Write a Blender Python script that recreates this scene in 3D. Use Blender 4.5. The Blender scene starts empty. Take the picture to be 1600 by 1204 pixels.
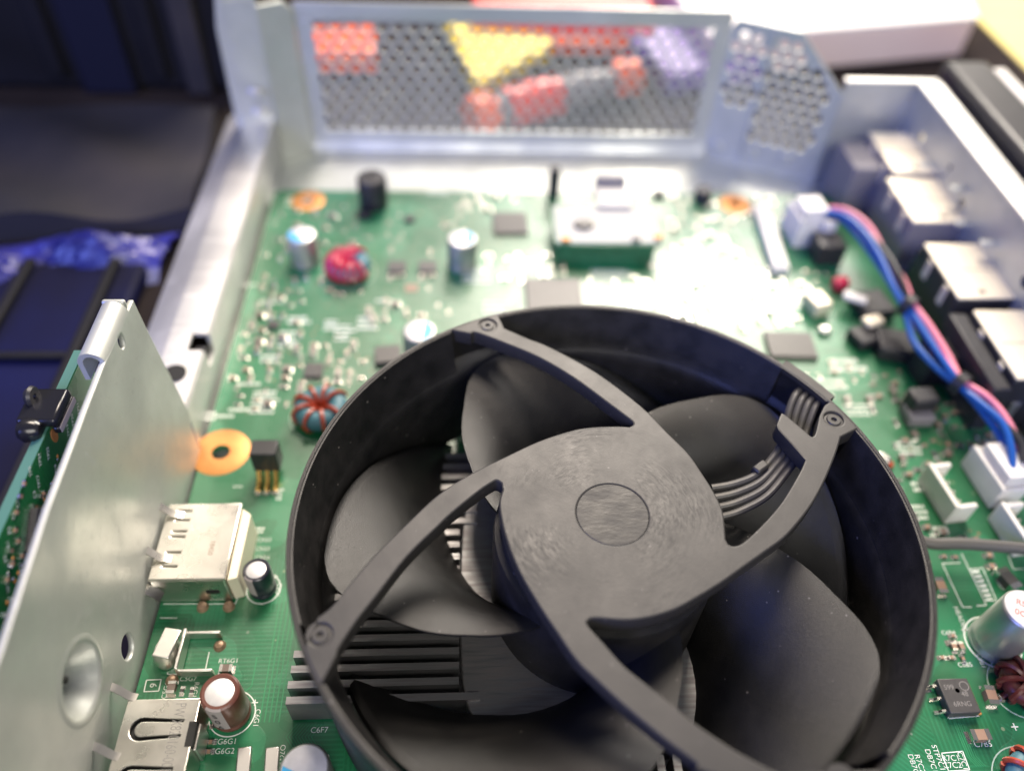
import bpy, bmesh, math, random
from mathutils import Vector, Matrix
random.seed(7)
R_ = math.radians
S = 0.001                      # all numbers below are millimetres
scene = bpy.context.scene
col = scene.collection
PI = math.pi

# ------------------------------------------------------------------ camera
CAM = Vector((-21.168, -67.435, 135.05))
FPX, PITCH, YAW, ROLL = 1258.4, 0.828284, -0.080123, 0.054646
def cam_axes():
    cp, sp = math.cos(PITCH), math.sin(PITCH)
    f = Vector((0, cp, -sp)); u = Vector((0, sp, cp)); x = Vector((1, 0, 0))
    Z = Matrix.Rotation(YAW, 3, 'Z')
    f, u, x = Z @ f, Z @ u, Z @ x
    c, s = math.cos(ROLL), math.sin(ROLL)
    return c*x + s*u, -s*x + c*u, f
AX, AU, AF = cam_axes()
cd = bpy.data.cameras.new('camera'); cam = bpy.data.objects.new('camera', cd); col.objects.link(cam)
cam.matrix_world = Matrix.Translation(CAM*S) @ Matrix((AX, AU, -AF)).transposed().to_4x4()
cd.sensor_fit = 'HORIZONTAL'; cd.sensor_width = 36.0; cd.lens = 36.0*FPX/1600
cd.clip_start = 0.005; cd.clip_end = 20
cd.dof.use_dof = True; cd.dof.focus_distance = 0.130; cd.dof.aperture_fstop = 7.1
scene.camera = cam
def ray(px, py): return AX*((px-800)/FPX) + AU*((602-py)/FPX) + AF
def at(px, py, z=0.0):
    d = ray(px, py); return CAM + d*((z-CAM.z)/d.z)
def atx(px, py, x):
    d = ray(px, py); return CAM + d*((x-CAM.x)/d.x)
def aty(px, py, y):
    d = ray(px, py); return CAM + d*((y-CAM.y)/d.y)

# ------------------------------------------------------------------ light
w = bpy.data.worlds.new('World'); scene.world = w; w.use_nodes = True
bg = w.node_tree.nodes['Background']; bg.inputs[0].default_value = (0.86, 0.88, 1.0, 1); bg.inputs[1].default_value = 0.17
def area(name, loc, target, size, sy, power, color):
    l = bpy.data.lights.new(name, 'AREA'); l.shape = 'RECTANGLE'; l.size = size; l.size_y = sy
    l.energy = power; l.color = color
    o = bpy.data.objects.new(name, l); col.objects.link(o); o.location = loc
    o.rotation_euler = (Vector(target)-Vector(loc)).to_track_quat('-Z', 'Y').to_euler()
    return o
# ceiling panel mirrored in the board, an added fan-sheen lamp, and added front fill
def mirrored(px, py, z, dist):
    d = ray(px, py).normalized(); d.z = -d.z
    return at(px, py, z)*S + d*dist
area('high_lamp', mirrored(1030, 350, 0, 1.3), (0.02, 0.05, 0), 0.60, 0.45, 27, (1.0, 0.91, 0.80))
area('high_lamp', mirrored(800, 760, 32, 1.6), (0, 0, 0), 0.50, 0.40, 23, (1.0, 0.86, 0.72))  # added higher lamp, placed to give the fan top its sheen
area('front_fill', (0.35, -1.1, 1.0), (0, 0.1, 0), 0.9, 0.7, 17, (1.0, 0.95, 0.88))  # unseen fill added behind the camera to brighten camera-facing walls
area('blue_screen', (-0.46, -0.36, 0.34), (0, 0.0, 0.01), 0.40, 0.26, 4.3, (0.20, 0.27, 1.0))
scene.view_settings.view_transform = 'Standard'; scene.view_settings.look = 'None'
scene.view_settings.gamma = 1; scene.view_settings.exposure = 0.0
scene.render.resolution_x = 1024; scene.render.resolution_y = 770
try: scene.render.engine = 'CYCLES'
except Exception: pass

# ------------------------------------------------------------------ materials
M = {}
def mat(name, colr, rough=0.5, metal=0.0, spec=0.5, noise=None, bump=0.0, bscale=2000, coat=0.0, emis=None, trans=0.0, alpha=1.0, rvar=0.0, stretch=None):
    m = bpy.data.materials.new(name); m.use_nodes = True; nt = m.node_tree; p = nt.nodes['Principled BSDF']
    c = tuple(colr)+(1,)
    p.inputs['Base Color'].default_value = c; p.inputs['Roughness'].default_value = rough
    p.inputs['Metallic'].default_value = metal; p.inputs['Specular IOR Level'].default_value = spec
    p.inputs['Coat Weight'].default_value = coat; p.inputs['Coat Roughness'].default_value = 0.12
    p.inputs['Transmission Weight'].default_value = trans
    if emis: p.inputs['Emission Color'].default_value = tuple(emis[:3])+(1,); p.inputs['Emission Strength'].default_value = emis[3]
    tc = nt.nodes.new('ShaderNodeTexCoord'); src = tc.outputs['Object']
    if stretch:
        mp = nt.nodes.new('ShaderNodeMapping'); mp.inputs['Scale'].default_value = stretch
        nt.links.new(src, mp.inputs[0]); src = mp.outputs[0]
    if noise:
        n = nt.nodes.new('ShaderNodeTexNoise'); n.inputs['Scale'].default_value = noise[0]; n.inputs['Detail'].default_value = 6
        nt.links.new(src, n.inputs['Vector'])
        r = nt.nodes.new('ShaderNodeMix'); r.data_type = 'RGBA'
        rp = nt.nodes.new('ShaderNodeMapRange'); rp.inputs[1].default_value = 0.35; rp.inputs[2].default_value = 0.65
        nt.links.new(n.outputs['Fac'], rp.inputs[0]); nt.links.new(rp.outputs[0], r.inputs['Factor'])
        r.inputs['A'].default_value = c; r.inputs['B'].default_value = tuple(noise[1])+(1,)
        nt.links.new(r.outputs['Result'], p.inputs['Base Color'])
        if rvar:
            rr = nt.nodes.new('ShaderNodeMapRange'); rr.inputs[1].default_value = 0.3; rr.inputs[2].default_value = 0.7
            rr.inputs[3].default_value = max(0.02, rough-rvar); rr.inputs[4].default_value = min(1, rough+rvar)
            nt.links.new(n.outputs['Fac'], rr.inputs[0]); nt.links.new(rr.outputs[0], p.inputs['Roughness'])
    if bump:
        n2 = nt.nodes.new('ShaderNodeTexNoise'); n2.inputs['Scale'].default_value = bscale; n2.inputs['Detail'].default_value = 4
        nt.links.new(src, n2.inputs['Vector'])
        b = nt.nodes.new('ShaderNodeBump'); b.inputs['Strength'].default_value = bump; b.inputs['Distance'].default_value = 0.0002
        nt.links.new(n2.outputs['Fac'], b.inputs['Height']); nt.links.new(b.outputs[0], p.inputs['Normal'])
    M[name] = m; return m
mat('fan_black', (0.008, 0.008, 0.008), 0.46, spec=0.45, noise=(260, (0.013, 0.012, 0.012)), bump=0.30, bscale=5200, rvar=0.08)
mat('blade_black', (0.007, 0.007, 0.0075), 0.43, spec=0.55, noise=(300, (0.010, 0.0098, 0.0095)), bump=0.40, bscale=8500, rvar=0.03)
mat('wire_grey', (0.055, 0.052, 0.050), 0.45, bump=0.1)
mat('steel', (0.58, 0.60, 0.57), 0.44, 0.6, noise=(90, (0.50, 0.52, 0.49)), bump=0.06, bscale=900, rvar=0.08)
mat('steel_bright', (0.74, 0.73, 0.70), 0.36, 0.7, noise=(60, (0.68, 0.68, 0.66)), rvar=0.06)
mat('shell', (0.70, 0.67, 0.61), 0.29, 1.0, noise=(250, (0.62, 0.60, 0.55)), bump=0.03, bscale=800, rvar=0.05)
mat('tin', (0.72, 0.70, 0.66), 0.35, 1.0)
mat('tan_can', (0.84, 0.77, 0.60), 0.45, 0.35, noise=(120, (0.80, 0.73, 0.57)))
mat('sink', (0.42, 0.43, 0.43), 0.52, 1.0, noise=(150, (0.33, 0.31, 0.31)), rvar=0.08, stretch=(1, 12, 1))
mat('black_plastic', (0.018, 0.018, 0.022), 0.42, noise=(300, (0.026, 0.026, 0.03)))
mat('black_gloss', (0.012, 0.012, 0.016), 0.2)
mat('slot_black', (0.006, 0.006, 0.006), 0.7)
mat('ic', (0.055, 0.053, 0.052), 0.40, noise=(900, (0.065, 0.062, 0.06)), bump=0.1, bscale=5000)
mat('ic_print', (0.22, 0.21, 0.20), 0.6)
mat('white_plastic', (0.78, 0.76, 0.72), 0.4, noise=(200, (0.72, 0.70, 0.64)))
mat('silk', (0.72, 0.76, 0.70), 0.6)
mat('silk_dim', (0.42, 0.55, 0.45), 0.6)
mat('copper_pad', (0.66, 0.30, 0.09), 0.48, 0.45, noise=(160, (0.52, 0.21, 0.06)))
mat('gold', (0.85, 0.55, 0.16), 0.25, 1.0)
mat('solder', (0.75, 0.73, 0.68), 0.25, 1.0)
mat('tan_chip', (0.30, 0.19, 0.13), 0.45)
mat('grey_chip', (0.16, 0.12, 0.10), 0.5)
mat('brown_sleeve', (0.13, 0.045, 0.032), 0.32, noise=(300, (0.11, 0.04, 0.03)))
mat('dark_sleeve', (0.016, 0.018, 0.030), 0.3)
mat('sleeve_stripe', (0.34, 0.30, 0.30), 0.4)
mat('cap_top', (0.80, 0.79, 0.80), 0.45, 0.6, noise=(700, (0.72, 0.71, 0.72)))
mat('cap_side', (0.46, 0.47, 0.44), 0.40, 0.8)
mat('cap_blue', (0.05, 0.42, 0.72), 0.4)
mat('red_print', (0.60, 0.20, 0.16), 0.6)
mat('wire_red', (0.55, 0.02, 0.07), 0.28, coat=0.5)
mat('wire_orange', (0.42, 0.06, 0.025), 0.35, coat=0.3)
mat('core_blue', (0.055, 0.17, 0.22), 0.5)
mat('core_brown', (0.10, 0.02, 0.015), 0.4)
mat('cable_blue', (0.012, 0.10, 0.40), 0.4)
mat('cable_pink', (0.85, 0.28, 0.36), 0.4)
mat('cable_grey', (0.09, 0.087, 0.082), 0.5)
mat('paper_white', (0.85, 0.83, 0.80), 0.6)
mat('pink_side', (0.74, 0.63, 0.60), 0.7, noise=(12, (0.66, 0.52, 0.50)))
mat('yellow_wood', (0.86, 0.74, 0.30), 0.6, spec=0.2, noise=(14, (0.84, 0.70, 0.26)), stretch=(1, 8, 1))
mat('bench_mat', (0.036, 0.029, 0.028), 0.9, spec=0.03, noise=(40, (0.026, 0.021, 0.021)))
mat('yellow_card', (0.90, 0.70, 0.05), 0.45)
mat('orange_plastic', (0.85, 0.12, 0.03), 0.35)
mat('red_plastic', (0.75, 0.05, 0.04), 0.35)
mat('purple_card', (0.16, 0.10, 0.38), 0.5)
mat('grey_plastic', (0.20, 0.19, 0.21), 0.45)
mat('dark_box', (0.005, 0.005, 0.007), 0.7, spec=0.2, noise=(30, (0.009, 0.009, 0.014)))
mat('navy', (0.006, 0.007, 0.020), 0.7, spec=0.2)
mat('grey_cloth', (0.042, 0.038, 0.042), 0.85, spec=0.15, noise=(30, (0.025, 0.025, 0.032)), bump=0.4, bscale=120)
mat('blue_film', (0.05, 0.05, 0.34), 0.36, noise=(35, (0.008, 0.010, 0.12)), bump=0.8, bscale=60, coat=0.15)
mat('blue_crate', (0.003, 0.005, 0.045), 0.65, spec=0.15, noise=(18, (0.002, 0.002, 0.012)))
mat('card_white', (0.60, 0.60, 0.56), 0.75, spec=0.2)
mat('grey_tin', (0.42, 0.42, 0.43), 0.55, 0.5)
mat('flux', (0.30, 0.20, 0.13), 0.4, 0.4)

def board_material(name, base, bright, traces=True):
    m = bpy.data.materials.new(name); m.use_nodes = True; nt = m.node_tree; N = nt.nodes; L = nt.links
    p = N['Principled BSDF']; p.inputs['Roughness'].default_value = 0.34; p.inputs['Specular IOR Level'].default_value = 0.6
    p.inputs['Coat Weight'].default_value = 0.5; p.inputs['Coat Roughness'].default_value = 0.31
    tc = N.new('ShaderNodeTexCoord')
    def math_(op, a, b=None):
        n = N.new('ShaderNodeMath'); n.operation = op
        for i, v in enumerate((a, b)):
            if v is None: continue
            if isinstance(v, (int, float)): n.inputs[i].default_value = v
            else: L.new(v, n.inputs[i])
        return n.outputs[0]
    vo = N.new('ShaderNodeTexVoronoi'); vo.inputs['Scale'].default_value = 85; vo.distance = 'CHEBYCHEV'
    L.new(tc.outputs['Object'], vo.inputs['Vector'])
    sc = N.new('ShaderNodeSeparateColor'); L.new(vo.outputs['Color'], sc.inputs[0])
    sx = N.new('ShaderNodeSeparateXYZ'); L.new(tc.outputs['Object'], sx.inputs[0])
    def lines(v, per):
        return math_('LESS_THAN', math_('FRACT', math_('MULTIPLY', v, 1.0/per)), 0.42)
    lx = lines(sx.outputs[0], 0.00078); ly = lines(sx.outputs[1], 0.00078)
    ld = lines(math_('ADD', sx.outputs[0], sx.outputs[1]), 0.00105)
    a = math_('MULTIPLY', lx, math_('LESS_THAN', sc.outputs[0], 0.30))
    b = math_('MULTIPLY', ly, math_('GREATER_THAN', sc.outputs[0], 0.74))
    c = math_('MULTIPLY', ld, math_('GREATER_THAN', sc.outputs[1], 0.86))
    t = math_('MINIMUM', math_('ADD', math_('ADD', a, b), c), 1.0)
    # copper fills: broad patches a touch lighter
    no = N.new('ShaderNodeTexNoise'); no.inputs['Scale'].default_value = 55; no.inputs['Detail'].default_value = 2
    L.new(tc.outputs['Object'], no.inputs['Vector'])
    fill = math_('GREATER_THAN', no.outputs['Fac'], 0.53)
    k = math_('ADD', math_('MULTIPLY', t, 0.40), math_('MULTIPLY', fill, 0.55))
    mx = N.new('ShaderNodeMix'); mx.data_type = 'RGBA'
    mx.inputs['A'].default_value = tuple(base)+(1,); mx.inputs['B'].default_value = tuple(bright)+(1,)
    L.new(math_('MINIMUM', k, 1.0), mx.inputs['Factor'])
    # vias
    v2 = N.new('ShaderNodeTexVoronoi'); v2.inputs['Scale'].default_value = 260; v2.inputs['Randomness'].default_value = 1
    L.new(tc.outputs['Object'], v2.inputs['Vector'])
    s2 = N.new('ShaderNodeSeparateColor'); L.new(v2.outputs['Color'], s2.inputs[0])
    dot = math_('MULTIPLY', math_('LESS_THAN', v2.outputs['Distance'], 0.085), math_('GREATER_THAN', s2.outputs[0], 0.55))
    m3 = N.new('ShaderNodeMix'); m3.data_type = 'RGBA'; L.new(mx.outputs['Result'], m3.inputs['A'])
    m3.inputs['B'].default_value = (0.30, 0.36, 0.22, 1); L.new(math_('MULTIPLY', dot, 0.6), m3.inputs['Factor'])
    L.new(m3.outputs['Result'], p.inputs['Base Color'])
    bp = N.new('ShaderNodeBump'); bp.inputs['Strength'].default_value = 0.25; bp.inputs['Distance'].default_value = 0.00005
    L.new(k, bp.inputs['Height']); L.new(bp.outputs[0], p.inputs['Normal'])
    n5 = N.new('ShaderNodeTexNoise'); n5.inputs['Scale'].default_value = 170; n5.inputs['Detail'].default_value = 4; L.new(tc.outputs['Object'], n5.inputs['Vector'])
    r5 = N.new('ShaderNodeMapRange'); r5.inputs[1].default_value = 0.38; r5.inputs[2].default_value = 0.62; r5.inputs[3].default_value = 0.22; r5.inputs[4].default_value = 0.42
    L.new(n5.outputs['Fac'], r5.inputs[0]); L.new(r5.outputs[0], p.inputs['Coat Roughness'])
    M[name] = m
board_material('pcb', (0.007, 0.125, 0.045), (0.018, 0.205, 0.088))
board_material('pcb_side', (0.008, 0.11, 0.03), (0.016, 0.17, 0.05))
mat('pcb_edge', (0.055, 0.16, 0.13), 0.5)

def hub_material():
    m = bpy.data.materials.new('fan_hub'); m.use_nodes = True; nt = m.node_tree; N = nt.nodes; L = nt.links
    p = N['Principled BSDF']; p.inputs['Specular IOR Level'].default_value = 0.6
    tc = N.new('ShaderNodeTexCoord'); sx = N.new('ShaderNodeSeparateXYZ'); L.new(tc.outputs['Object'], sx.inputs[0])
    def mth(op, a, b=None):
        n = N.new('ShaderNodeMath'); n.operation = op
        for i, v in enumerate((a, b)):
            if v is None: continue
            if isinstance(v, (int, float)): n.inputs[i].default_value = v
            else: L.new(v, n.inputs[i])
        return n.outputs[0]
    rad = mth('SQRT', mth('ADD', mth('MULTIPLY', sx.outputs[0], sx.outputs[0]), mth('MULTIPLY', sx.outputs[1], sx.outputs[1])))
    ang = mth('ARCTAN2', sx.outputs[1], sx.outputs[0])
    def streak(kr, ka, off):
        cx = N.new('ShaderNodeCombineXYZ')
        L.new(mth('ADD', mth('MULTIPLY', rad, kr), off), cx.inputs[0]); L.new(mth('MULTIPLY', mth('COSINE', ang), ka), cx.inputs[1]); L.new(mth('MULTIPLY', mth('SINE', ang), ka), cx.inputs[2])
        n = N.new('ShaderNodeTexNoise'); n.inputs['Scale'].default_value = 1; n.inputs['Detail'].default_value = 5
        n.inputs['Distortion'].default_value = 0.8
        L.new(cx.outputs[0], n.inputs['Vector']); return n.outputs['Fac']
    s1 = streak(2100, 7.5, 0); s2 = streak(420, 9.0, 7)
    ns = N.new('ShaderNodeTexNoise'); ns.inputs['Scale'].default_value = 150; ns.inputs['Detail'].default_value = 5; L.new(tc.outputs['Object'], ns.inputs['Vector'])
    nm = N.new('ShaderNodeTexNoise'); nm.inputs['Scale'].default_value = 95; nm.inputs['Detail'].default_value = 2; L.new(tc.outputs['Object'], nm.inputs['Vector'])
    mk = N.new('ShaderNodeMapRange'); mk.inputs[1].default_value = 0.42; mk.inputs[2].default_value = 0.62; L.new(nm.outputs['Fac'], mk.inputs[0])
    inner = N.new('ShaderNodeMapRange'); inner.inputs[1].default_value = 0.016; inner.inputs[2].default_value = 0.021; inner.inputs[3].default_value = 1; inner.inputs[4].default_value = 0; L.new(rad, inner.inputs[0])
    msk = mth('MULTIPLY', mk.outputs[0], inner.outputs[0])
    mixv = mth('ADD', mth('ADD', mth('MULTIPLY', mth('MULTIPLY', mth('SUBTRACT', s1, 0.5), msk), 0.62), 0.345), mth('ADD', mth('MULTIPLY', s2, 0.10), mth('MULTIPLY', ns.outputs['Fac'], 0.22)))
    r = N.new('ShaderNodeMapRange'); r.inputs[1].default_value = 0.40; r.inputs[2].default_value = 0.70; r.inputs[3].default_value = 0.60; r.inputs[4].default_value = 0.38
    L.new(mixv, r.inputs[0]); L.new(r.outputs[0], p.inputs['Roughness'])
    c = N.new('ShaderNodeMix'); c.data_type = 'RGBA'; c.inputs['A'].default_value = (0.012, 0.0115, 0.011, 1); c.inputs['B'].default_value = (0.044, 0.041, 0.037, 1)
    r2 = N.new('ShaderNodeMapRange'); r2.inputs[1].default_value = 0.38; r2.inputs[2].default_value = 0.72; L.new(mixv, r2.inputs[0])
    L.new(r2.outputs[0], c.inputs['Factor']); L.new(c.outputs['Result'], p.inputs['Base Color'])
    fine = N.new('ShaderNodeTexNoise'); fine.inputs['Scale'].default_value = 5000; L.new(tc.outputs['Object'], fine.inputs['Vector'])
    b = N.new('ShaderNodeBump'); b.inputs['Strength'].default_value = 0.35; b.inputs['Distance'].default_value = 0.0001
    L.new(mth('ADD', mth('MULTIPLY', s1, 0.3), mth('MULTIPLY', fine.outputs['Fac'], 0.4)), b.inputs['Height']); L.new(b.outputs[0], p.inputs['Normal'])
    M['fan_hub'] = m
hub_material()
mat('hub_disc', (0.011,0.0105,0.010), 0.52, spec=0.5, noise=(420,(0.021,0.020,0.019)), bump=0.30, bscale=1200, rvar=0.08, stretch=(0.7,1.5,1))

def dust(name, scale, th, colr, strength=0.8):
    """sparse pale specks mixed over a material's colour"""
    nt = M[name].node_tree; N = nt.nodes; L = nt.links; p = N['Principled BSDF']
    tc = N.new('ShaderNodeTexCoord'); v = N.new('ShaderNodeTexVoronoi'); v.inputs['Scale'].default_value = scale; L.new(tc.outputs['Object'], v.inputs['Vector'])
    sc = N.new('ShaderNodeSeparateColor'); L.new(v.outputs['Color'], sc.inputs[0])
    a = N.new('ShaderNodeMath'); a.operation = 'MULTIPLY'; a.inputs[1].default_value = 0.16; L.new(sc.outputs[1], a.inputs[0])
    b = N.new('ShaderNodeMath'); b.operation = 'LESS_THAN'; L.new(v.outputs['Distance'], b.inputs[0]); L.new(a.outputs[0], b.inputs[1])
    c = N.new('ShaderNodeMath'); c.operation = 'GREATER_THAN'; c.inputs[1].default_value = th; L.new(sc.outputs[0], c.inputs[0])
    d = N.new('ShaderNodeMath'); d.operation = 'MULTIPLY'; L.new(b.outputs[0], d.inputs[0]); L.new(c.outputs[0], d.inputs[1])
    e = N.new('ShaderNodeMath'); e.operation = 'MULTIPLY'; e.inputs[1].default_value = strength; L.new(d.outputs[0], e.inputs[0])
    m = N.new('ShaderNodeMix'); m.data_type = 'RGBA'; m.inputs['B'].default_value = tuple(colr)+(1,); L.new(e.outputs[0], m.inputs['Factor'])
    src = p.inputs['Base Color'].links[0].from_socket if p.inputs['Base Color'].links else None
    if src: L.new(src, m.inputs['A'])
    else: m.inputs['A'].default_value = p.inputs['Base Color'].default_value
    L.new(m.outputs['Result'], p.inputs['Base Color'])
dust('blade_black', 900, 0.80, (0.16,0.15,0.14)); dust('fan_black', 700, 0.86, (0.14,0.13,0.12)); dust('fan_hub', 900, 0.84, (0.13,0.12,0.11), 0.6); dust('pcb', 500, 0.9, (0.30,0.34,0.28), 0.5)
def scratches(name):
    """thin hairline scratches and smudges in the gloss of sheet metal"""
    nt = M[name].node_tree; N = nt.nodes; L = nt.links; p = N['Principled BSDF']; tc = N.new('ShaderNodeTexCoord')
    prev = p.inputs['Roughness'].links[0].from_socket
    for rot, sc_, amp in (((0.3,0.9,0.5),(14,900,900),0.16),((1.2,0.2,1.4),(10,700,700),0.13),((0,0,0),(26,26,26),0.20)):
        mp = N.new('ShaderNodeMapping'); mp.inputs['Rotation'].default_value = rot; mp.inputs['Scale'].default_value = sc_; L.new(tc.outputs['Object'], mp.inputs[0])
        n = N.new('ShaderNodeTexNoise'); n.inputs['Scale'].default_value = 1; n.inputs['Detail'].default_value = 2; L.new(mp.outputs[0], n.inputs['Vector'])
        q = N.new('ShaderNodeMapRange'); q.inputs[1].default_value = 0.62; q.inputs[2].default_value = 0.72; q.inputs[4].default_value = amp
        if sc_[0] == 26: q.inputs[1].default_value = 0.45; q.inputs[2].default_value = 0.65
        L.new(n.outputs['Fac'], q.inputs[0]); a = N.new('ShaderNodeMath'); a.operation = 'ADD'; L.new(prev, a.inputs[0]); L.new(q.outputs[0], a.inputs[1]); prev = a.outputs[0]
    L.new(prev, p.inputs['Roughness'])
scratches('steel'); scratches('steel_bright')

# ------------------------------------------------------------------ builders
ORG = {}
def thing(name, label, cat, loc=(0, 0, 0), group=None, kind=None):
    o = bpy.data.objects.new(name, None); col.objects.link(o); o.empty_display_size = 0.005
    o.location = Vector(loc)*S; ORG[o.name] = Vector(loc)
    tag(o, label, cat, group, kind); return o
def tag(o, label=None, cat=None, group=None, kind=None):
    if label: o['label'] = label
    if cat: o['category'] = cat
    if group: o['group'] = group
    if kind: o['kind'] = kind
    return o
def org(o): return ORG.get(o.name, Vector((0, 0, 0))) if o else Vector((0, 0, 0))

class MB:
    def __init__(s): s.v = []; s.f = []; s.m = []; s.k = 0
    def mat(s, k): s.k = k; return s
    def add(s, vs, fs, T=None):
        b = len(s.v)
        for v in vs: s.v.append(tuple(T @ Vector(v)) if T else tuple(v))
        for f in fs: s.f.append(tuple(b+i for i in f)); s.m.append(s.k)
        return s
    def box(s, x0, x1, y0, y1, z0, z1, T=None):
        vs = [(x0,y0,z0),(x1,y0,z0),(x1,y1,z0),(x0,y1,z0),(x0,y0,z1),(x1,y0,z1),(x1,y1,z1),(x0,y1,z1)]
        return s.add(vs, [(0,3,2,1),(4,5,6,7),(0,1,5,4),(1,2,6,5),(2,3,7,6),(3,0,4,7)], T)
    def prism(s, pts, z0, z1, T=None):
        n = len(pts)
        vs = [(p[0],p[1],z0) for p in pts]+[(p[0],p[1],z1) for p in pts]
        ar = sum(pts[i][0]*pts[(i+1)%n][1]-pts[(i+1)%n][0]*pts[i][1] for i in range(n))
        fs = [tuple(range(n-1,-1,-1)), tuple(range(n,2*n))]+[(i,(i+1)%n,n+(i+1)%n,n+i) for i in range(n)]
        if ar < 0: fs = [tuple(reversed(f)) for f in fs]
        return s.add(vs, fs, T)
    def lathe(s, prof, n=32, T=None, a0=0, a1=2*PI, closed=False, cap=True):
        full = abs(a1-a0-2*PI) < 1e-6
        k = n if full else n+1; P = len(prof); vs = []
        for i in range(k):
            a = a0+(a1-a0)*i/n
            for r, z in prof: vs.append((r*math.cos(a), r*math.sin(a), z))
        fs = []
        rng = P if closed else P-1
        for i in range(n):
            j = (i+1) % k if full else i+1
            for q in range(rng):
                q2 = (q+1) % P
                fs.append((i*P+q, j*P+q, j*P+q2, i*P+q2))
        if not full and closed:
            fs.append(tuple(range(P-1,-1,-1))); fs.append(tuple((k-1)*P+q for q in range(P)))
        if full and not closed and cap:
            if prof[0][0] > 1e-6: fs.append(tuple(i*P for i in range(k-1,-1,-1)))
            if prof[-1][0] > 1e-6: fs.append(tuple(i*P+P-1 for i in range(k)))
        return s.add(vs, fs, T)
    def tube(s, path, r, n=8, caps=True):
        path = [Vector(p) for p in path]; K = len(path); vs = []; prev = None
        for i, p in enumerate(path):
            t = (path[min(i+1,K-1)]-path[max(i-1,0)]).normalized()
            if prev is None:
                ref = Vector((0,0,1)) if abs(t.z) < 0.9 else Vector((1,0,0)); u = t.cross(ref).normalized()
            else: u = (prev-t*prev.dot(t)).normalized()
            prev = u; w_ = t.cross(u)
            rr = r[i] if isinstance(r, (list, tuple)) else r
            for j in range(n):
                a = 2*PI*j/n; vs.append(tuple(p+(u*math.cos(a)+w_*math.sin(a))*rr))
        fs = [(i*n+j, i*n+(j+1)%n, (i+1)*n+(j+1)%n, (i+1)*n+j) for i in range(K-1) for j in range(n)]
        if caps: fs += [tuple(range(n-1,-1,-1)), tuple((K-1)*n+j for j in range(n))]
        return s.add(vs, fs)
    def strip(s, path, w, h):          # flat-section bar through 3D points lying near-horizontal
        path = [Vector(p) for p in path]; K = len(path); vs = []
        for i, p in enumerate(path):
            t = (path[min(i+1,K-1)]-path[max(i-1,0)]).normalized(); u = Vector((-t.y, t.x, 0)).normalized(); n = t.cross(u) if False else u.cross(t)*-1
            for a, b in ((-w,-h),(w,-h),(w,h),(-w,h)): vs.append(tuple(p+u*a*0.5+n*b*0.5))
        fs = [(i*4+j, i*4+(j+1)%4, (i+1)*4+(j+1)%4, (i+1)*4+j) for i in range(K-1) for j in range(4)]
        fs += [(3,2,1,0), tuple((K-1)*4+j for j in range(4))]
        return s.add(vs, fs)
    def mesh(s, name, mats, smooth=35, off=Vector((0,0,0))):
        me = bpy.data.meshes.new(name)
        me.from_pydata([((v[0]-off.x)*S, (v[1]-off.y)*S, (v[2]-off.z)*S) for v in s.v], [], s.f)
        for m in (mats if isinstance(mats, (list, tuple)) else [mats]): me.materials.append(M[m])
        for i, p in enumerate(me.polygons): p.material_index = s.m[i]
        bm = bmesh.new(); bm.from_mesh(me); bmesh.ops.recalc_face_normals(bm, faces=bm.faces); bm.to_mesh(me); bm.free()
        if smooth:
            me.shade_smooth(); me.set_sharp_from_angle(angle=R_(smooth))
        return me
    def build(s, name, mats, parent=None, bevel=0, smooth=35, seg=2):
        me = s.mesh(name, mats, smooth, org(parent) if parent else Vector((0,0,0)))
        return link(name, me, parent, bevel, seg)
def link(name, me, parent=None, bevel=0, seg=2):
    o = bpy.data.objects.new(name, me); col.objects.link(o)
    if parent: o.parent = parent; ORG[o.name] = org(parent)
    if bevel:
        b = o.modifiers.new('bevel', 'BEVEL'); b.width = bevel*S; b.segments = seg; b.limit_method = 'ANGLE'; b.angle_limit = R_(40); b.harden_normals = False
    return o
def put(name, me, loc, rz=0, parent=None, bevel=0):
    """a shared mesh placed at loc (mm)"""
    o = link(name, me, parent, bevel); o.location = (Vector(loc)-org(parent))*S; o.rotation_euler = (0, 0, rz)
    ORG[o.name] = Vector(loc); return o
def circle(cx, cy, r, n=24, ry=None):
    return [(cx+r*math.cos(2*PI*i/n), cy+(ry or r)*math.sin(2*PI*i/n)) for i in range(n)]
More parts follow.
